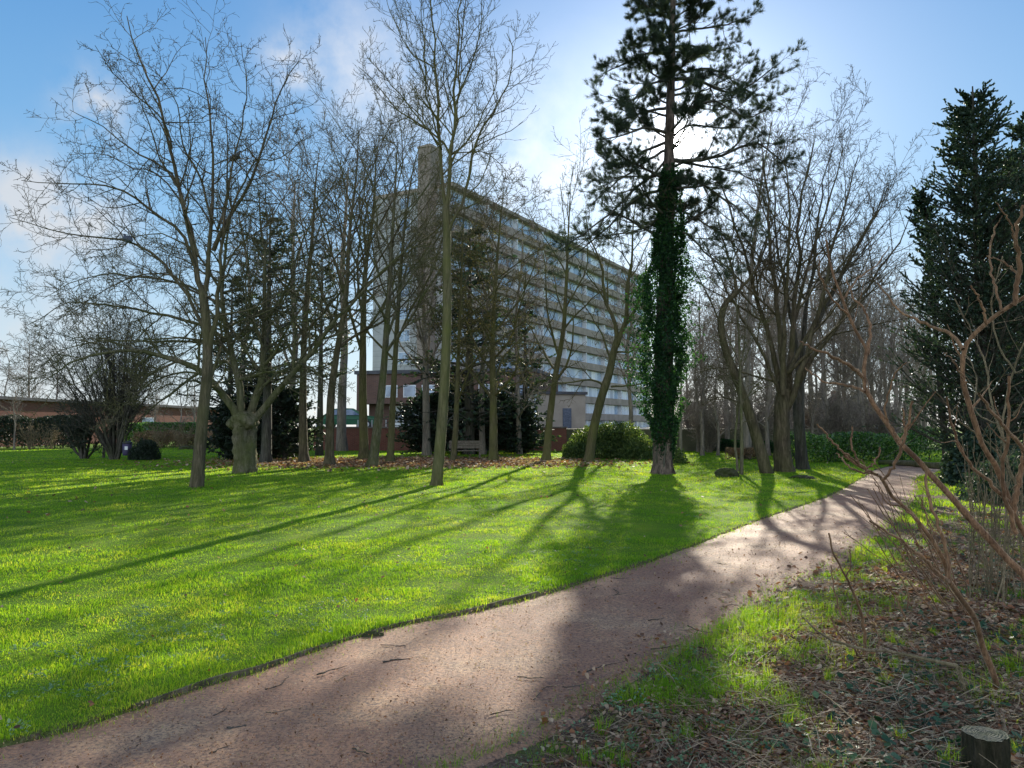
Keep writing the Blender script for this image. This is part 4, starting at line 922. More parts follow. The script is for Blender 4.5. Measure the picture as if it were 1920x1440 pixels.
# bushes growing on the wall
# long red-brick building on the left
lb = empty('brick_building', (-40, 60, 0), 'long low flat-roofed red brick building at the left edge', 'building'); ll = (-40, 60, 0)
u0 = np.array([-41.5, 45.]); u1 = np.array([-37.5, 99.]); v1 = (u1-u0)/np.linalg.norm(u1-u0); v2 = np.array([-v1[1], v1[0]]); BL = float(np.linalg.norm(u1-u0))
b = B(); b.obox(u0, v1, v2, 0, BL, 0, 12, -.1, 3.75); b.build('wall', M['brick_red'], lb, ll)
b = B(); b.obox(u0, v1, v2, -.3, BL+.3, -.35, 12.3, 3.752, 4.0); b.build('roof', M['roof'], lb, ll)
for s in (12., 24., 36.):
    b = B(); b.obox(u0, v1, v2, s, s+2.2, -.06, -.003, 1.2, 2.6); w1 = b.build('window', M['white'], lb, ll)
    b = B(); b.obox(u0, v1, v2, s+.1, s+2.1, -.09, -.063, 1.3, 2.5); b.build('pane', M['glass'], w1, ll)
# house right
hs = empty('house', (*at(1632, 92), 0), 'brick house with pitched roof glimpsed through the woodland', 'building'); lh = (*at(1632, 92), 0)
h0, h1 = at(1583, 90), at(1690, 94); f1 = (h1-h0)/np.linalg.norm(h1-h0); f2 = np.array([-f1[1], f1[0]]); HL = float(np.linalg.norm(h1-h0))
b = B(); b.obox(h0, f1, f2, 0, HL, 0, 7, -.1, 2.9); b.build('wall', M['brick_red'], hs, lh)
def q3(s, t, z): v = h0+f1*s+f2*t; return (v[0], v[1], z)
b = B(); b.poly([q3(-.4, -.4, 2.9), q3(HL+.4, -.4, 2.9), q3(HL+.4, 7.4, 2.9), q3(-.4, 7.4, 2.9), q3(2.5, 3.5, 5.2), q3(HL-2.5, 3.5, 5.2)], [(0, 1, 5, 4), (1, 2, 5), (2, 3, 4, 5), (3, 0, 4), (3, 2, 1, 0)])
rf = b.build('roof', M['tile'], hs, lh)
b = B(); b.obox(h0, f1, f2, 2.2, 3., 3.2, 3.9, 4.6, 6.); b.build('chimney', M['brick_red'], rf, lh)
for s in (1., 3.2, 5.):
    b = B(); b.obox(h0, f1, f2, s, s+.9, -.06, -.003, 1., 2.2); w1 = b.build('window', M['white'], hs, lh)
    b = B(); b.obox(h0, f1, f2, s+.1, s+.8, -.08, -.062, 1.1, 2.1); b.build('pane', M['glass'], w1, lh)

# ------------------------------------------------------------------ cars
def car(label, loc, rz, paint, z):
    m, nt = mat('car_paint'); g = geo_pos(nt); n = noise(nt, g, 30, 2)
    c = ramp(nt, n, [(.3, tuple(x*.9 for x in paint)), (.7, paint)]); out(nt, principled(nt, c, .3, spec=.6))
    root = empty('parked_car', (loc[0], loc[1], z), label, 'car'); root.rotation_euler = (0, 0, rz)
    prof = [(-2.1, .35), (-2.15, .7), (-2.0, .95), (-1.75, 1.0), (-1.2, 1.42), (-.6, 1.5), (.3, 1.48), (1.05, 1.0), (1.9, .88), (2.12, .65), (2.12, .35)]
    b = MB(); n = len(prof)
    for yy, s in ((-.84, 1), (-.80, 1), (.80, 1), (.84, 1)):
        for x, zz_ in prof:
            ins = 0 if zz_ < 1.0 else (.14 if zz_ > 1.3 else .02)
            b.V.append((x, yy-math.copysign(ins, yy), zz_ if abs(yy) < .82 else zz_-.02))
    for j in range(3):
        for i in range(n-1): b.F.append((j*n+i, j*n+i+1, (j+1)*n+i+1, (j+1)*n+i))
        b.F.append((j*n+n-1, j*n, (j+1)*n, (j+1)*n+n-1))
    b.F.append(tuple(range(n))); b.F.append(tuple(3*n+i for i in range(n))[::-1])
    b.build('body', m, root, bevel=.03)
    for sgn in (-1, 1):
        b = MB(); b.poly([(-1.5, sgn*.86, 1.0), (-1.05, sgn*.74, 1.38), (.2, sgn*.74, 1.4), (.85, sgn*.86, 1.0)], [(0, 1, 2, 3)]); b.build('side_window', M['glass'], root)
    b = MB(); b.poly([(1.07, -.75, 1.02), (1.07, .75, 1.02), (.36, .66, 1.46), (.36, -.66, 1.46)], [(0, 1, 2, 3)]); b.build('windscreen', M['glass'], root)
    for x in (-1.35, 1.3):
        for y in (-.8, .8):
            b = MB(); b.tube([(x, y-.1, .32), (x, y+.1, .32)], .32, 20); w1 = b.build('wheel', M['dark'], root)
            b = MB(); b.tube([(x, y-.112, .32), (x, y+.112, .32)], .18, 14); b.build('rim', M['white'], w1)
    for y in (-.62, .62):
        b = MB(); b.box((2.12, y, .72), (.06, .3, .14)); b.build('headlight', M['white'], root)
    return root
car('dark green parked car above the brick retaining wall', at(655, 57), math.radians(8), (.03, .16, .08), TZ)
car('white parked car half hidden behind the ivy-clad pine', at(1207, 58), math.radians(20), (.7, .72, .74), 0.02)

# ------------------------------------------------------------------ bench, bin, boulders, log, stump
M['wood'] = simple('weathered_wood', (.2, .17, .13), .85, 12, .35)
gb = G(875, 862); bn = empty('park_bench', (gb[0]-.05, gb[1], 0), 'weathered wooden park bench under the bare trees', 'bench'); bn.rotation_euler = (0, 0, math.radians(4))
b = MB()
for i in range(3): b.box((0, -.15+i*.14, .44), (1.6, .12, .035))
b.build('seat', M['wood'], bn)
b = MB()
for i in range(3): b.box((0, .26+i*.02, .6+i*.13), (1.6, .03, .11))
b.build('backrest', M['wood'], bn)
for x in (-.68, .68):
    b = MB(); b.box((x, -.16, .21), (.07, .07, .42)); b.build('leg', M['wood'], bn)
    b = MB(); b.box((x, .3, .45), (.07, .05, .9)); b.build('leg', M['wood'], bn)
gb = G(238, 864); bi = empty('litter_bin', (gb[0], gb[1], 0), 'small dark litter bin with a pale label beside the round bush', 'bin')
b = MB(); b.lathe((0, 0, .25), [(.17, 0), (.2, .05), (.22, .55), (.2, .56)], 18); b.build('body', simple('bin_plastic', (.06, .05, .11), .5), bi, smooth=True)
b = MB(); b.lathe((0, 0, .815), [(.235, 0), (.235, .05), (.12, .11), (.02, .12)], 18); b.build('lid', M['dark'], bi, smooth=True)
b = MB(); b.tube([(.0, .26, -.05), (0, .26, 1.0)], .03, 8); b.build('post', M['dark'], bi)
b = MB(); b.box((.06, -.222, .6), (.14, .012, .16)); b.build('label', M['white'], bi)
gb = G(194, 860); b = MB(); b.tube([(gb[0], gb[1], -.1), (gb[0]+.02, gb[1], .75)], .07, 8); tag(b.build('wooden_post', M['wood']), 'short wooden post between the two lawn shrubs', 'post')
def rock(name, label, c, s, mt, sub=4, amp=.25, cat='boulder', zoff=-.02):
    import bmesh
    bm = bmesh.new(); bmesh.ops.create_icosphere(bm, subdivisions=sub, radius=1)
    for v in bm.verts:
        n = v.co.normalized(); f = 1
        for k in range(1, 5): f += amp/k*math.sin(n.x*2.3*k+c[0]+k)*math.cos(n.y*2.7*k+c[1])*math.sin(n.z*2.1*k+k*1.7)+rng.normal(0, .012)
        v.co = (n.x*f*s[0], n.y*f*s[1], n.z*f*s[2])
    me = bpy.data.meshes.new(name); bm.to_mesh(me); bm.free(); me.materials.append(mt); o = bpy.data.objects.new(name, me); COL.objects.link(o)
    o.location = (c[0], c[1], s[2]*.45+zoff); return tag(o, label, cat)
M['mossrock'] = bark('mossy_rock', (.03, .028, .022), (.12, .11, .09), (.05, .06, .015), .7, (5, 5, 5))
rock('boulder', 'dark mossy boulder at the foot of the twin-stemmed sapling', G(1362, 896), (.38, .28, .24), M['mossrock'])
rock('boulder', 'low flat dark boulder right of the fan-shaped tree', G(1503, 899), (.33, .22, .11), M['mossrock'])
rock('boulder', 'dark lump of rubble before the dry brush on the left', (P(350, 800, 53)[0], 53), (.5, .4, .22), M['mossrock'])
a, b2 = G(1650, 873), G(1760, 880); b = MB(); b.tube(resample([a+np.array([0, 0, .12]), (a+b2)/2+np.array([0, 0, .16]), b2+np.array([0, 0, .1])], 8), [.1, .11, .11, .12, .12, .13, .13, .14], 12)
tag(b.build('fallen_log', M['bark_old'], smooth=True), 'grey fallen log lying before the laurel hedge by the path end', 'log')
# cut stump bottom right
gs = G(1850, 1455); sr = .093
N_, k_ = 10, 40; an_ = np.arange(k_)*2*math.pi/k_
zs = np.linspace(-.08, .19, N_); prof = 1+.35*np.exp(-(zs+.08)/.07)
w2 = 1+.06*np.sin(3*an_+1)+.04*np.sin(7*an_)+.02*np.sin(17*an_)
V = np.stack([np.stack([gs[0]+sr*prof[i]*w2*np.cos(an_)*(1+rng.normal(0, .012, k_)), gs[1]+sr*prof[i]*w2*np.sin(an_), np.full(k_, zs[i])], 1) for i in range(N_)]).reshape(-1, 3)
ii = np.arange(N_-1)[:, None]*k_; jj = np.arange(k_)[None, :]
Fs_ = np.stack([ii+jj, ii+(jj+1) % k_, ii+k_+(jj+1) % k_, ii+k_+jj], -1).reshape(-1, 4)
m, nt = mat('cut_wood'); tcn = nd(nt, 'ShaderNodeTexCoord'); wv = nd(nt, 'ShaderNodeTexWave', wave_type='RINGS', rings_direction='Z'); lk(nt, tcn.outputs['Object'], wv.inputs[0])
wv.inputs['Scale'].default_value = 22; wv.inputs['Distortion'].default_value = 6; wv.inputs['Detail'].default_value = 3; wv.inputs['Detail Scale'].default_value = 2
c = ramp(nt, wv.outputs['Fac'], [(.2, (.016, .026, .022)), (.8, (.045, .062, .048))]); c = mixc(nt, ramp(nt, noise(nt, tcn.outputs['Object'], 12, 5), [(.45, (0, 0, 0)), (.65, (1, 1, 1))]), c, (.03, .05, .02))
out(nt, principled(nt, c, .8, wv.outputs['Fac'], .4, .01)); 
M['bark_stump'] = bark('bark_stump', (.02, .016, .012), (.11, .085, .06), (.04, .05, .015), .4, (22, 22, 6), 1)
stp = empty('tree_stump', (gs[0], gs[1], 0), 'small cut tree stump with dark greenish top in the bottom right corner', 'stump')
raw('stump_body', V, Fs_, M['bark_stump'], stp, None, True, (gs[0], gs[1], 0))
rings = np.array([1., .75, .5, .25]); V2 = [np.stack([sr*prof[-1]*w2*np.cos(an_)*r, sr*prof[-1]*w2*np.sin(an_)*r, np.full(k_, .19+.004*(1-r)+.002)+rng.normal(0, .0012, k_)], 1) for r in rings]
V2 = np.vstack(V2+[np.array([[0, 0, .196]])]); ii = np.arange(3)[:, None]*k_
F2 = np.stack([ii+jj, ii+(jj+1) % k_, ii+k_+(jj+1) % k_, ii+k_+jj], -1).reshape(-1, 4); F3 = np.stack([3*k_+jj[0], 3*k_+(jj[0]+1) % k_, np.full(k_, 4*k_)], -1)
raw('cut_face', V2, [F2, F3], m, stp)

# ------------------------------------------------------------------ pigeons in the left tree
def pigeon(label, p, rz):
    M.setdefault('feather', simple('feathers', (.09, .1, .13), .7, 30, .3)); root = empty('pigeon', tuple(p), label, 'bird'); root.rotation_euler = (0, 0, rz)
    spine = np.array([(-.26, 0, -.02), (-.17, 0, .02), (-.08, 0, .055), (.0, 0, .085), (.06, 0, .12), (.1, 0, .17), (.115, 0, .205), (.14, 0, .215), (.16, 0, .208)])
    R = np.array([.012, .035, .075, .1, .09, .055, .036, .034, .012])
    b = MB(); b.tube(resample(spine, 22), np.interp(np.linspace(0, 1, 22), np.linspace(0, 1, 9), R), 14); b.build('body', M['feather'], root, smooth=True)
    b = MB(); b.tube([(.155, 0, .208), (.185, 0, .2)], [.009, .002], 6); b.build('beak', M['dark'], root)
    for s in (-1, 1):
        b = MB(); b.tube(resample([(.06, s*.07, .1), (-.05, s*.085, .06), (-.2, s*.04, .0)], 8), [.02, .035, .04, .038, .03, .022, .014, .004], 8); b.build('wing', M['feather'], root, smooth=True)
        b = MB(); b.tube([(.0, s*.03, .02), (.0, s*.03, -.02)], .006, 5); b.build('leg', M['dark'], root)
pigeon('plump pigeon perched on the long low left limb of the left tree', P(238, 453, 20.45), 2.6)
pigeon('plump pigeon perched high on the right side of the left tree', P(443, 299, 20.9), -.4)
#@@FORE
# ------------------------------------------------------------------ grass, litter
def blades(X, Y, Z, length, width, lean=.75, seg=2, curve=.5, rnd=None):
    n = len(X); a = rng.random(n)*6.283; d = np.stack([np.cos(a), np.sin(a)], 1); s = np.stack([-d[:, 1], d[:, 0]], 1)
    b = fbm(X, Y, 3.5, 91, 3)*22+rng.normal(0, 1.1, n); ld = np.stack([np.cos(b), np.sin(b)], 1)*(np.abs(rng.normal(0, lean, n))*length)[:, None]
    base = np.stack([X, Y, Z-.006], 1); sv = np.concatenate([s*(width*.5)[:, None], np.zeros((n, 1))], 1)
    up1 = np.stack([ld[:, 0]*(1-curve)*.5, ld[:, 1]*(1-curve)*.5, length*.55], 1); up2 = np.stack([ld[:, 0], ld[:, 1], length*(1-.25*np.minimum(1, np.linalg.norm(ld, axis=1)/length))], 1)
    r = rng.random(n) if rnd is None else rnd
    if seg == 1:
        V = np.stack([base-sv, base+sv, base+up2], 1).reshape(-1, 3); return V, [np.arange(3*n).reshape(n, 3)], np.repeat(r, 3)
    V = np.stack([base-sv, base+sv, base+up1+sv*.75, base+up1-sv*.75, base+up2], 1).reshape(-1, 3); o = np.arange(n)[:, None]*5
    return V, [o+np.array([[0, 1, 2, 3]]), o+np.array([[3, 2, 4]])], np.repeat(r, 5)
def merge(lst):
    V = []; Fs = {}; R = []; off = 0
    for v, fl, r in lst:
        for f in fl: Fs.setdefault(f.shape[1], []).append(f+off)
        V.append(v); R.append(r); off += len(v)
    return np.vstack(V), [np.vstack(x) for x in Fs.values()], np.concatenate(R)
m, nt = mat('grass_blades'); g = geo_pos(nt); at_ = nd(nt, 'ShaderNodeAttribute', attribute_name='rnd')
n1 = noise(nt, g, .55, 4, .6); n2 = noise(nt, g, 3.2, 3, .6)
f = math_(nt, 'ADD', math_(nt, 'MULTIPLY', at_.outputs['Fac'], .35), math_(nt, 'ADD', math_(nt, 'MULTIPLY', n1, .7), math_(nt, 'MULTIPLY', n2, .4)))
f = math_(nt, 'SUBTRACT', f, .22, clamp=True)
c = ramp(nt, f, [(.15, (.05, .145, .012)), (.4, (.105, .24, .018)), (.6, (.19, .32, .025)), (.8, (.38, .41, .09))])
p = principled(nt, c, .5, spec=.3); t = nt.nodes.new('ShaderNodeBsdfTranslucent'); lk(nt, mixc(nt, 1., c, (2.75, 2.3, .9), 'MULTIPLY'), t.inputs[0])
mx = nt.nodes.new('ShaderNodeMixShader'); mx.inputs[0].default_value = .58; lk(nt, p, mx.inputs[1]); lk(nt, t.outputs[0], mx.inputs[2]); out(nt, mx.outputs[0]); M['grass'] = m
def polar_pts(n, r0, r1, pw, a0=-41, a1=41):
    u = rng.random(n); e = 2-pw; r = (r0**e+u*(r1**e-r0**e))**(1/e); a = np.radians(rng.uniform(a0, a1, n)); return r*np.sin(a), r*np.cos(a), r
X, Y, R0 = polar_pts(1450000, 2.4, 62, 1.95, -46, 43)
h, ins, lawn, d, dr = height(X, Y, True)
litter = np.exp(-(((X+4.6)/5.2)**2+((Y-34)/3.6)**2)*1.3)   # leaf patch under the row
jag = (fbm(X, Y, 6, 2)-.5)*.22
k = (~ins) & lawn & (d > jag*.2) & (rng.random(len(X)) < .62+1.3*np.clip(fbm(X, Y, 4.2, 14, 3)-.3, 0, 1)) & (rng.random(len(X)) > litter*1.1) & ~((Y > 50) & (X > -13.5) & (X < 40)) & (X > -39.5)
X, Y, R0, h, d = X[k], Y[k], R0[k], h[k], d[k]
tuft = fbm(X, Y, 2.6, 12, 5); ln = (.018+.08*np.clip(tuft-.36, .0, .6))*np.where(d < .2, 1.4, 1)*np.clip(R0/14, 1, 1.6)*rng.uniform(.6, 1.3, len(X)); wd = np.maximum(.0028, R0*.00068)*rng.uniform(.7, 1.3, len(X))
nearm = R0 < 11
V, Fs, Rn = merge([blades(X[nearm], Y[nearm], h[nearm], ln[nearm], wd[nearm]), blades(X[~nearm], Y[~nearm], h[~nearm], ln[~nearm], wd[~nearm], seg=1)])
tag(raw('lawn_grass', V, Fs, M['grass'], None, Rn, False), 'short bright green lawn grass lit from behind', 'grass', kind='stuff')
print('lawn blades', len(X))
# verge grass right of the path: patchy
X, Y, R0 = polar_pts(420000, 2.4, 34, 1.7, -5, 43)
h, ins, lawn, d, dr = height(X, Y, True)
n_ = fbm(X, Y, 1.3, 21, 4); n5 = fbm(X, Y, 7., 5, 2)
far = np.clip((Y-9.5)/2.5, 0, 1)
strip = np.exp(-((d-.35)/.42)**2)*.95
prob = np.clip((n_-.46)*6, 0, 1)*.8*np.clip(1.6-d*.6, 0.05, 1)+strip*np.clip((n_-.30)*5, 0, 1)
prob = np.maximum(prob, far*np.clip((n_-.3)*3.5, 0, .9))
k = (~ins) & (~lawn) & (d > .03) & (rng.random(len(X)) < prob*np.clip(n5*2-.3, 0, 1))
X, Y, R0, h, d, n_ = X[k], Y[k], R0[k], h[k], d[k], n_[k]
ln = rng.uniform(.03, .1, len(X))*(.6+.8*np.clip((n_-.4)*3, 0, 1)); wd = np.maximum(.0028, R0*.0007)
V, Fs, Rn = merge([blades(X, Y, h, ln, wd, lean=.95)])
tag(raw('verge_grass', V, Fs, M['grass'], None, Rn, False), 'patchy tufts of grass on the verge right of the path', 'grass', kind='stuff')
# sparse grass and moss along ragged path edges
X, Y, R0 = polar_pts(420000, 2.4, 30, 1.7, -40, 43)
h, ins, lawn, d, dr = height(X, Y, True); n_ = fbm(X, Y, 2.6, 31, 4)
k = ins & (rng.random(len(X)) < np.exp(-d/.07)*np.clip((n_-.25)*5, 0, 1)) ; X, Y, R0 = X[k], Y[k], R0[k]
V, Fs, Rn = merge([blades(X, Y, np.full(len(X), .008), rng.uniform(.015, .06, len(X)), np.maximum(.0028, R0*.0007), lean=1.)])
tag(raw('edge_grass', V, Fs, M['grass'], None, Rn, False), 'stray grass creeping over the path edges', 'grass', kind='stuff')
def flat_leaves(X, Y, Z, size, curl=.25, aspect=.7):
    n = len(X); a = rng.random(n)*6.283; tl = rng.normal(0, .35, (n, 2)); d = np.stack([np.cos(a), np.sin(a), tl[:, 0]], 1); s = np.stack([-np.sin(a), np.cos(a), tl[:, 1]], 1)
    sz = (size*rng.uniform(.5, 1.3, n))[:, None]; C = np.stack([X, Y, Z], 1); up = np.array([0, 0, 1.])
    cu = rng.uniform(-.2, 1, (n, 1))*curl
    ts = [(-.5, 0, 0), (-.2, .5, 1), (.15, .42, 1), (.5, 0, .6), (.15, -.42, 1), (-.2, -.5, 1)]
    V = np.stack([C+d*sz*t+s*sz*u_*aspect+up*sz*cu*w_ for t, u_, w_ in ts], 1).reshape(-1, 3); V[:, 2] = np.maximum(V[:, 2], .0)
    o = np.arange(n)[:, None]*6; return V, [o+np.array([[0, 1, 2, 3]]), o+np.array([[0, 3, 4, 5]])], np.repeat(rng.random(n), 6)
# leaf litter + straw on the right verge
X, Y, R0 = polar_pts(150000, 2.4, 17, 1.8, 2, 44)
h, ins, lawn, d, dr = height(X, Y, True); n_ = fbm(X, Y, 1.3, 21, 4)
k = (((~ins) & (~lawn)) | (ins & (~lawn) & (rng.random(len(X)) < np.exp(-d/.16)))) & (rng.random(len(X)) < np.where(ins, .12, np.clip(d*1.5-.3, .1, 1))*np.clip(1.5-n_*1.3, .1, 1)*np.where(Y > 10, .25, 1)); X, Y, h, R0 = X[k], Y[k], np.where(ins, .012, h)[k], R0[k]
V, Fs, Rn = merge([flat_leaves(X, Y, h+rng.uniform(.003, .03, len(X)), .033*np.clip(R0/5, 1, 1.8))])
tag(raw('leaf_litter', V, Fs, M['deadleaf'], None, Rn, False), 'curled brown dead leaves covering the verge on the right', 'leaves', kind='stuff')
X, Y, R0 = polar_pts(52000, 2.4, 15, 1.9, 2, 44)
h, ins, lawn, d, dr = height(X, Y, True); k = (~ins) & (~lawn) & (rng.random(len(X)) < np.clip(d-.1, .02, 1)) ; X, Y, h = X[k], Y[k], h[k]; n = len(X)
a = rng.random(n)*6.283; L_ = rng.uniform(.06, .3, n); d0 = np.stack([np.cos(a), np.sin(a), rng.uniform(-.02, .28, n)], 1)
pts = [np.stack([X, Y, h+.01], 1)]; dd = d0
for i in range(4): dd = nrm(dd+rng.normal(0, .25, dd.shape)*np.array([1, 1, .5])-np.array([0, 0, .05])); q = pts[-1]+dd*(L_/4)[:, None]; q[:, 2] = np.maximum(q[:, 2], h+.006); pts.append(q)
Pn = np.stack(pts, 1); V, Fq = tubes([(Pn, np.tile(np.array([.0022, .0022, .002, .0016, .001]), (n, 1))*rng.uniform(.6, 1.8, (n, 1)), 3)])
tag(raw('dry_stalks', V, Fq, M['straw'], None, np.repeat(rng.random(n), 15), True), 'tangled dry stalks and thin twigs lying over the verge', 'twigs', kind='stuff')
# radial grass tufts on the bare verge
X, Y, R0 = polar_pts(900, 2.6, 12, 1.7, 2, 42); h, ins, lawn, d, dr = height(X, Y, True); n_ = fbm(X, Y, 1.7, 77, 3)
k = (~ins) & (~lawn) & (d > .15) & (n_ > .5) & (d < 3.2); k &= np.cumsum(k) < 170; X, Y, h = X[k], Y[k], h[k]
per = 46; X, Y, h = np.repeat(X, per), np.repeat(Y, per), np.repeat(h, per); n = len(X); sc_ = np.repeat(rng.uniform(.6, 1.4, n//per), per)
V, Fs, Rn = merge([blades(X+rng.normal(0, .014, n)*sc_, Y+rng.normal(0, .014, n)*sc_, h, rng.uniform(.05, .13, n)*sc_, np.full(n, .0032), lean=.75)])
tag(raw('grass_tufts', V, Fs, M['grass'], None, Rn, False), 'loose tufts of fresh grass sprouting through the dead leaves', 'grass', kind='stuff')
# ivy ground cover
X, Y, R0 = polar_pts(42000, 2.5, 13, 1.5, 12, 46)
h, ins, lawn, d, dr = height(X, Y, True); n_ = fbm(X, Y, .9, 41, 4); k = (~ins) & (~lawn) & (d > .8) & (rng.random(len(X)) < np.clip((n_-.40)*5, 0, .8)*np.clip((d-1.)*.7, 0, 1)); X, Y, h = X[k], Y[k], h[k]
V, Fs, Rn = merge([flat_leaves(X, Y, h+rng.uniform(.01, .06, len(X)), .04, .15, .95)])
M['ivy_low'] = leafmat('ground_ivy_leaves', [(.1, (.012, .035, .02)), (.5, (.04, .1, .05)), (.9, (.13, .22, .12))], .35, rough=.5, spec=.3)
tag(raw('ground_ivy', V, Fs, M['ivy_low'], None, Rn, False), 'ivy leaves creeping under the shrub on the right', 'ivy', kind='stuff')
# weeds: rosettes by the path
X, Y, R0 = polar_pts(2200, 2.6, 14, 1.5, -40, 43)
h, ins, lawn, d, dr = height(X, Y, True); n_ = fbm(X, Y, .8, 51, 3); k = (~ins) & (n_ > .56) & (d < 2.2); X, Y, h = X[k], Y[k], h[k]
X, Y, h = np.repeat(X, 14), np.repeat(Y, 14), np.repeat(h, 14); n = len(X)
V, Fs, Rn = merge([flat_leaves(X+rng.normal(0, .03, n), Y+rng.normal(0, .03, n), h+rng.uniform(.03, .055, n), .02, .3, .6)])
M['weed'] = leafmat('weed_leaves', [(.1, (.05, .13, .05)), (.9, (.25, .38, .22))], .35, rough=.6, spec=.3)
tag(raw('lawn_weeds', V, Fs, M['weed'], None, Rn, False), 'pale low weeds scattered in the grass near the path', 'weeds', kind='stuff')
# litter under the row, plus stray leaves on the lawn
n = 16000; X = rng.normal(-4.6, 3.9, n); Y = rng.normal(34, 2.3, n); h, ins, lawn, d, dr = height(X, Y, True); k = (rng.random(n) < .9) & lawn & (X < 8)
X2, Y2, R2 = polar_pts(1100, 4, 40, 1.6); h2, i2, l2, d2, _ = height(X2, Y2, True); k2 = (~i2) & l2
V, Fs, Rn = merge([flat_leaves(X[k], Y[k], h[k]+rng.uniform(.02, .05, k.sum()), .14), flat_leaves(X2[k2], Y2[k2], h2[k2]+.04, .03*np.clip(R2[k2]/7, 1, 2.4))])
tag(raw('fallen_leaves', V, Fs, M['deadleaf'], None, Rn, False), 'brown fallen leaves in a patch under the row of bare trees', 'leaves', kind='stuff')
# pebbles and debris on the path
X, Y, R0 = polar_pts(150000, 2.6, 16, 2.2, -42, 43); h, ins, lawn, d, dr = height(X, Y, True); k = ins; X, Y, R0 = X[k], Y[k], R0[k]; n = len(X)
V, Fs, Rn = merge([flat_leaves(X, Y, np.full(n, .03)+ (fbm(X, Y, 1.5, 2)-.5)*.03, rng.choice([.005, .007, .014], len(X), p=[.5, .42, .08])*np.clip(R0/6, 1, 1.6), .8, .6)])
tag(raw('path_debris', V, Fs, M['deadleaf'], None, Rn, False), 'fine crumbs of bark and leaf on the path', 'debris', kind='stuff')

# timber edging along the lawn side
def edge_board(p, zt, th, name, label):
    q = p; t = nrm(np.gradient(q, axis=0)); nn = np.stack([-t[:, 1], t[:, 0]], 1)
    wob = (fbm(q[:, 0], q[:, 1], 2.5, 61)-.5)*.05; zt_ = np.where(q[:, 1] < 7.4, zt+.018, zt-.025)+(fbm(q[:, 0], q[:, 1], 1.1, 62)-.55)*np.where(q[:, 1] < 7.4, .05, .1)
    a = q+nn*(wob[:, None]+.0); b_ = a+nn*th
    V = np.stack([np.c_[a, np.full(len(a), -.06)], np.c_[a, zt_], np.c_[b_, zt_-.002], np.c_[b_, np.full(len(a), -.06)]], 1).reshape(-1, 3)
    i = np.arange(len(q)-1)[:, None]*4; Fq = np.concatenate([i+np.array([[j, j+1, j+5, j+4]]) for j in range(3)])
    return tag(raw(name, V, Fq, M['edge'], None, None, False), label, 'edging')
M['edge'] = bark('edge_timber', (.09, .07, .05), (.34, .28, .2), (.11, .12, .04), .35, (12, 12, 4))
eb = res2([tuple(G(x, y)[:2]) for x, y in LEFT_PX[1:]], 500)
edge_board(eb, .022, .02, 'timber_edging', 'thin weathered timber edging between the lawn and the path')
rock('edge_stone', 'dark broken lump beside the timber edging near the path', G(697, 1196), (.075, .035, .035), M['mossrock'], 3, .3, 'stone', 0)

# sticks on the path, each its own
def stick(pxs, r, z=.028, fork=False, mt='bark_dark'):
    pts = np.array([G(x, y) for x, y in pxs]); pts[:, 2] = z+r*.6
    q = resample(pts, 10); q[1:-1] += rng.normal(0, .004, (8, 3))*np.array([1, 1, .3]); q[:, 2] = np.maximum(q[:, 2], z)
    L = mk(q[None], (r*np.linspace(1, .5, 10)*rng.uniform(.75, 1.25, 10))[None]); bt = [(L['P'], L['R'], 6)]
    if fork:
        L2 = grow(L, K=3, ang=(35, 10), ratio=.4, N=4, wig=.15, up=0, rmin=r*.4); L2['P'][..., 2] = np.clip(L2['P'][..., 2], z, z+.03); bt.append((L2['P'], L2['R'], 4))
    V, Fq = tubes(bt); o = raw('fallen_twig', V, Fq, M[mt], None, None, True, (q[0][0], q[0][1], 0)); o.location = (q[0][0], q[0][1], 0); return o
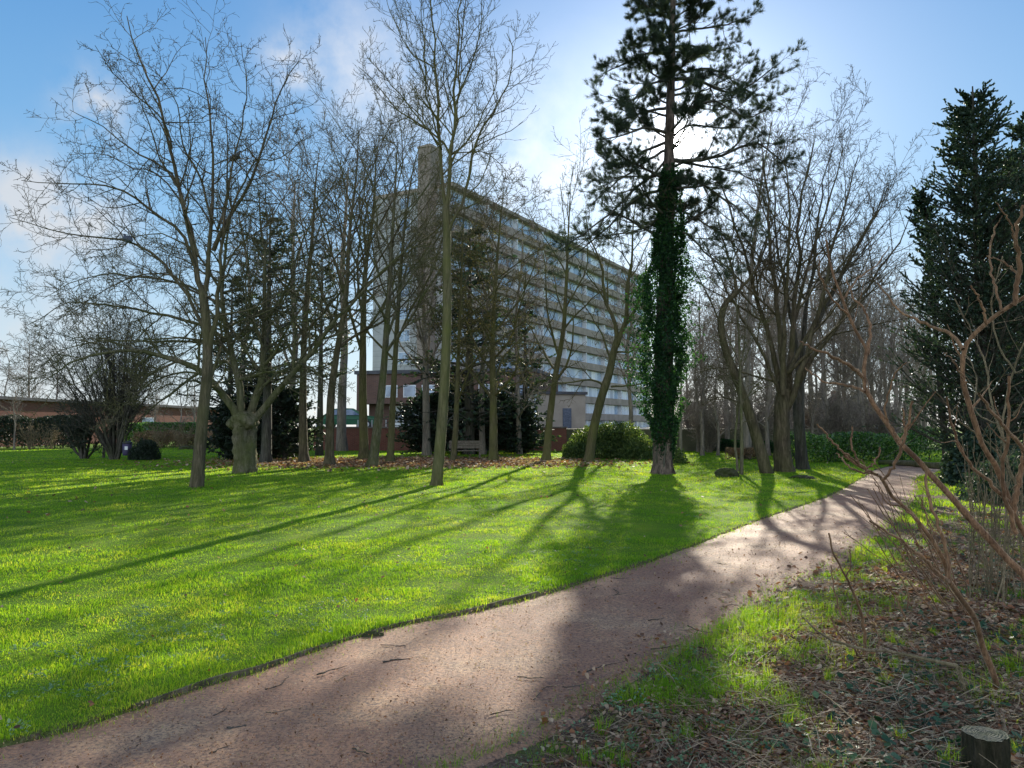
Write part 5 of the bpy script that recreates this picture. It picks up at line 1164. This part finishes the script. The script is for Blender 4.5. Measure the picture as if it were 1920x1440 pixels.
STK = [([(497, 1302), (520, 1296), (535, 1283), (540, 1276)], .006, True, 'forked twig on the path near the timber edging, left of centre'),
 ([(594, 1274), (620, 1266), (650, 1257)], .007, False, 'dark twig on the path close below the edging stone'), ([(628, 1287), (645, 1278), (660, 1270)], .005, False, 'short pale twig next to the dark twig below the edging stone'),
 ([(400, 1352), (415, 1345), (425, 1338)], .005, False, 'small stick on the left part of the path'), ([(425, 1377), (445, 1376), (462, 1372)], .014, False, 'flat dark piece of bark on the left part of the path'),
 ([(498, 1346), (530, 1344), (545, 1340)], .004, False, 'thin twig on the path right of the small stick'), ([(392, 1425), (415, 1415), (430, 1410)], .006, False, 'dark twig at the bottom edge of the path, left'),
 ([(660, 1415), (680, 1422), (696, 1428)], .006, True, 'dark twig at the bottom of the path, centre'), ([(713, 1217), (745, 1219), (760, 1218)], .006, False, 'twig on the path right of the edging stone'),
 ([(718, 1250), (740, 1246), (770, 1244)], .009, True, 'thick dark twig in the middle of the path'), ([(870, 1205), (880, 1213), (890, 1219)], .004, False, 'thin slanting twig on the shaded path'),
 ([(978, 1208), (990, 1208), (1004, 1207)], .005, False, 'short straight dark twig on the shaded path'), ([(970, 1278), (995, 1280), (1020, 1280)], .006, False, 'long dark twig at the shadow edge on the path'),
 ([(918, 1351), (945, 1344), (965, 1341)], .006, True, 'twig near the bottom right edge of the path'), ([(1055, 1297), (1080, 1296), (1105, 1290)], .006, True, 'dark twig at the right edge of the path'),
 ([(1095, 1270), (1130, 1258), (1172, 1248)], .006, False, 'long curved twig along the right edge of the path'), ([(1220, 1225), (1245, 1222), (1275, 1217)], .005, False, 'thin twig by the right edge of the path, further up'),
 ([(1150, 1110), (1160, 1118), (1150, 1122), (1185, 1117)], .005, True, 'curled twig on the path in the wide shadow'), ([(1145, 1089), (1165, 1090), (1180, 1089)], .006, False, 'straight twig on the path above the curled one'),
 ([(1290, 1180), (1310, 1190), (1335, 1195)], .007, False, 'dark twig at the path edge beside the verge grass'), ([(1110, 1108), (1122, 1105), (1130, 1103)], .005, False, 'tiny twig left of the curled twig'),
 ([(1345, 1061), (1360, 1063), (1370, 1062)], .006, False, 'small twig on the sunlit stretch of the path'), ([(1215, 1170), (1235, 1168), (1246, 1166)], .006, False, 'short dark twig in the middle of the shaded path'),
 ([(1350, 1145), (1375, 1140), (1395, 1148)], .004, False, 'thin bent twig near the right edge of the path'), ([(1000, 1322), (1020, 1300), (1045, 1295)], .005, False, 'twig lying on the bare verge at the bottom'),
 ([(1078, 1302), (1090, 1318), (1098, 1328)], .005, False, 'pale twig pointing down the bare verge'), ([(1115, 1318), (1135, 1300), (1152, 1290)], .005, False, 'pale twig slanting across the bare verge')]
for pxs, r, fk, lab in STK: tag(stick(pxs, r*.62, fork=fk, mt='bark_dark' if 'pale' not in lab else 'stem_tan'), lab, 'twig', 'twigs fallen on the path')

# ------------------------------------------------------------------ foreground shrub on the right
def shrub_px(name, label, specs, bk, spec=None, knob=True, N=22, rmin=.003, k=9):
    Ps, Rs = [], []
    for pts, r0, r1, Y0, Y1 in specs:
        n = len(pts); a = []
        for i, (x, y) in enumerate(pts): a.append(P(x, y, Y0+(Y1-Y0)*i/(n-1)))
        a = np.array(a)
        if a[0][2] < .12: a[0][2] = -.02
        q = resample(a, N); q[1:-1] += rng.normal(0, .004, (N-2, 3)); Ps.append(q)
        rr = .95*(r0+(r1-r0)*np.linspace(0, 1, N)); rr = rr*(1+.14*(rng.random(N) > .72)); Rs.append(rr)
    L = mk(np.stack(Ps), np.stack(Rs)); bt = [(L['P'], L['R'], k)]
    if spec:
        cur = L
        for s in spec: cur = grow(cur, **dict(s, rmin=rmin)); bt.append((cur['P'], cur['R'], 5))
    V, Fq = tubes(bt)
    # tip caps: buds
    V0 = L['P'][0][0]
    root = empty(name, (V0[0], V0[1], 0), label, 'shrub')
    raw('stems', V, Fq, M[bk], root, None, True, (V0[0], V0[1], 0)); return root
SP = [dict(K=4, ang=(38, 10), ratio=.22, N=6, wig=.1, up=.05, t0=.35, rr=.6)]
Yg = lambda y: G(960, y)[1]
y0 = Yg(1297)
shrub_px('sumac_shrub', 'bare brown shrub with velvety forking stems over the right verge', [
 ([(1872, 1297), (1837, 1190), (1824, 1153), (1779, 1088), (1767, 1047), (1718, 973), (1669, 928), (1654, 897), (1636, 887), (1583, 854)], .02, .007, y0, 4.1),
 ([(1655, 899), (1664, 890), (1687, 850), (1702, 800), (1711, 752)], .009, .006, 4.2, 4.0), ([(1692, 842), (1680, 820), (1672, 800)], .006, .004, 4.1, 4.1), ([(1700, 815), (1695, 790), (1692, 765)], .006, .004, 4.1, 4.05),
 ([(1779, 1090), (1765, 1080), (1720, 1037), (1680, 1008), (1631, 977)], .012, .006, 4.4, 4.1), ([(1781, 1092), (1778, 1050), (1765, 1000), (1742, 935), (1731, 868)], .012, .007, 4.4, 4.5),
 ([(1636, 887), (1600, 862), (1560, 828), (1532, 795)], .007, .004, 4.1, 3.9), ([(1645, 890), (1600, 880), (1568, 850)], .006, .004, 4.1, 4.3), ([(1612, 868), (1598, 840), (1598, 800)], .005, .004, 4.0, 4.0),
 ([(1625, 880), (1645, 858), (1650, 838)], .005, .004, 4.1, 4.1), ([(1718, 973), (1690, 950), (1665, 945), (1640, 905)], .005, .003, 4.2, 4.4),
 ([(1750, 1020), (1735, 960), (1725, 930)], .005, .003, 4.3, 4.2)], 'stem_red', None)
shrub_px('bare_shrub', 'thick brown branch arching left from the right edge over the path', [
 ([(1960, 1150), (1920, 1078), (1840, 1000), (1760, 905), (1729, 873), (1668, 804), (1618, 716), (1626, 663), (1595, 602), (1576, 548), (1556, 495), (1550, 450)], .029, .006, 5.2, 5.6),
 ([(1616, 706), (1600, 690), (1560, 668), (1520, 652), (1500, 640)], .015, .005, 5.4, 5.0), ([(1622, 735), (1590, 722), (1545, 715), (1510, 690)], .012, .004, 5.4, 5.9),
 ([(1626, 665), (1632, 620), (1620, 580), (1600, 560), (1588, 520)], .014, .005, 5.5, 5.8), ([(1668, 804), (1660, 760), (1680, 700), (1700, 680)], .008, .004, 5.4, 5.2),
 ([(1590, 590), (1560, 560), (1540, 520), (1535, 480)], .008, .004, 5.5, 5.2), ([(1580, 560), (1610, 520), (1640, 500), (1668, 462)], .008, .004, 5.6, 6.0)], 'stem_red', [dict(K=6, ang=(45, 12), ratio=.16, N=6, wig=.14, up=.04, t0=.4, rr=.45)])
shrub_px('bare_shrub', 'reddish rising stem with upright shoots at the right edge', [
 ([(1925, 1010), (1900, 960), (1870, 880), (1850, 850), (1820, 770), (1803, 690), (1815, 640), (1850, 605), (1900, 570), (1945, 545)], .017, .012, 4.6, 4.4),
 ([(1900, 572), (1912, 500), (1905, 440), (1918, 385)], .016, .008, 4.4, 4.3), ([(1806, 655), (1780, 625), (1740, 610), (1690, 585), (1645, 530)], .012, .004, 4.4, 4.8),
 ([(1850, 607), (1835, 560), (1820, 535)], .009, .004, 4.4, 4.3), ([(1900, 960), (1915, 880), (1925, 800)], .018, .01, 4.5, 4.4), ([(1890, 940), (1850, 900), (1810, 860), (1782, 790), (1775, 745)], .012, .005, 4.5, 4.2),
 ([(1905, 1000), (1880, 900), (1890, 800), (1892, 705)], .014, .007, 4.5, 4.3), ([(1935, 870), (1900, 820), (1865, 780), (1835, 738)], .014, .007, 4.4, 4.0), ([(1910, 515), (1880, 490), (1850, 480)], .007, .003, 4.4, 4.6), ([(1912, 470), (1890, 410), (1868, 380)], .006, .003, 4.3, 4.2),
 ([(1880, 585), (1860, 520), (1855, 470), (1870, 420)], .008, .004, 4.4, 4.7), ([(1810, 720), (1790, 680), (1770, 660)], .006, .003, 4.4, 4.2)], 'stem_red', [dict(K=4, ang=(45, 12), ratio=.2, N=6, wig=.12, up=.04, t0=.4, rr=.5)])
y1 = Yg(1243)
shrub_px('cut_shrub', 'small cut-back clump of dark upright shoots in the middle of the verge', [
 ([(1620, 1245), (1620, 1178), (1603, 1116), (1583, 1075), (1562, 1035), (1554, 1000)], .012, .006, y1, y1-.25), ([(1618, 1245), (1600, 1192), (1575, 1145), (1562, 1100), (1558, 1060)], .008, .004, y1, y1+.1),
 ([(1622, 1240), (1600, 1215), (1575, 1190), (1560, 1160)], .008, .005, y1, y1-.2), ([(1600, 1190), (1595, 1150), (1608, 1090)], .005, .003, y1, y1+.2), ([(1586, 1082), (1595, 1060), (1593, 1030)], .005, .004, y1-.2, y1-.2), ([(1628, 1243), (1650, 1200), (1620, 1140)], .006, .004, y1, y1+.3)], 'stem_red', None, k=7)
y2 = Yg(1310)
shrub_px('low_branch', 'low curved branch sweeping left just above the litter', [
 ([(1812, 1312), (1806, 1280), (1796, 1252), (1751, 1239), (1669, 1223), (1607, 1215), (1546, 1194), (1505, 1157)], .014, .005, y2, 4.9), ([(1640, 1220), (1600, 1200), (1580, 1180)], .005, .003, 4.9, 4.8)], 'stem_tan', None, k=8)
shrub_px('fallen_branch', 'crooked grey fallen branch lying across the litter left of the stump', [
 ([(1762, 1288), (1740, 1305), (1705, 1325), (1690, 1350), (1665, 1370), (1625, 1385), (1590, 1388)], .008, .004, Yg(1288), Yg(1388)), ([(1700, 1332), (1706, 1345), (1706, 1360)], .004, .002, Yg(1332), Yg(1360))], 'stem_tan', None, k=7)
shrub_px('curved_stem', 'thin curved pale stem bending down beside the stump', [
 ([(1828, 1290), (1850, 1310), (1872, 1335), (1884, 1362), (1892, 1385), (1920, 1412)], .005, .006, Yg(1330), Yg(1412))], 'stem_tan', None, k=6)
shrub_px('broken_stake', 'short splintered upright stub at the end of the low branch', [
 ([(1813, 1312), (1808, 1290), (1803, 1268), (1797, 1248)], .013, .006, Yg(1312), Yg(1312))], 'stem_tan', None, k=8)
# fans of thin straight shoots
sp1 = []
for i in range(17):
    bx_, by_ = rng.uniform(1700, 1830), rng.uniform(1100, 1190); tx, ty = bx_-rng.uniform(60, 210), by_-rng.uniform(110, 260)
    Yb = Yg(by_); sp1.append(([(bx_, by_), ((bx_+tx)/2+rng.normal(0, 8)+8, (by_+ty)/2+rng.normal(0, 8)+12), (tx, ty)], rng.uniform(.005, .009), .0035, Yb, Yb+rng.uniform(-1., .4)))
shrub_px('bare_shrub', 'fan of thin brown shoots leaning left across the path edge', sp1, 'stem_red', [dict(K=3, ang=(30, 10), ratio=.3, N=5, wig=.08, up=.06, t0=.3, rr=.6)], N=12, k=6)
sp1 = []
for i in range(46):
    bx_, by_ = rng.uniform(1815, 1960), rng.uniform(1080, 1150); tx, ty = bx_+rng.normal(0, 30)-10, by_-rng.uniform(140, 330)
    Yb = Yg(by_); sp1.append(([(bx_, by_), ((bx_+tx)/2+rng.normal(0, 5), (by_+ty)/2), (tx, ty)], rng.uniform(.004, .008), .003, Yb, Yb+rng.uniform(-.4, .4)))
shrub_px('bare_shrub', 'thicket of upright tan canes at the right edge', sp1, 'stem_tan', [dict(K=3, ang=(28, 10), ratio=.3, N=5, wig=.08, up=.06, t0=.35, rr=.6)], N=10, k=5)
shrub_px('bare_shrub', 'pale tangled branches before the tall dark conifer', [
 ([(1960, 1000), (1900, 900), (1880, 800), (1900, 700), (1920, 640), (1940, 600)], .015, .006, 7.5, 7.2), ([(1885, 830), (1860, 760), (1850, 690), (1830, 640), (1790, 560)], .012, .005, 7.4, 7.8),
 ([(1890, 870), (1840, 820), (1800, 790), (1760, 740)], .01, .004, 7.4, 7.), ([(1905, 700), (1870, 640), (1860, 560), (1880, 480)], .01, .004, 7.3, 7.6), ([(1900, 780), (1940, 720), (1960, 660)], .01, .005, 7.3, 7.), ([(1880, 800), (1830, 770), (1830, 700), (1800, 650)], .008, .004, 7.3, 8.)],
 'stem_tan', [dict(K=7, ang=(48, 14), ratio=.3, N=6, wig=.16, up=.03, t0=.3, rr=.5), dict(K=3, ang=(45, 14), ratio=.4, N=5, wig=.18, up=.02)], k=7)
bush('dark_bush', 'dark leafy undergrowth at the foot of the tall conifer', (P(1915, 800, 16.5)[0], 16.5), 1.2, 1.3, 1.1, 7000, .09, 'conifer', 11, 14)
bush('dark_bush', 'dark low branches at the path side of the conifer', (P(1842, 800, 21)[0], 21), 1.15, 1.0, 1.6, 6500, .13, 'conifer', 12, 10)
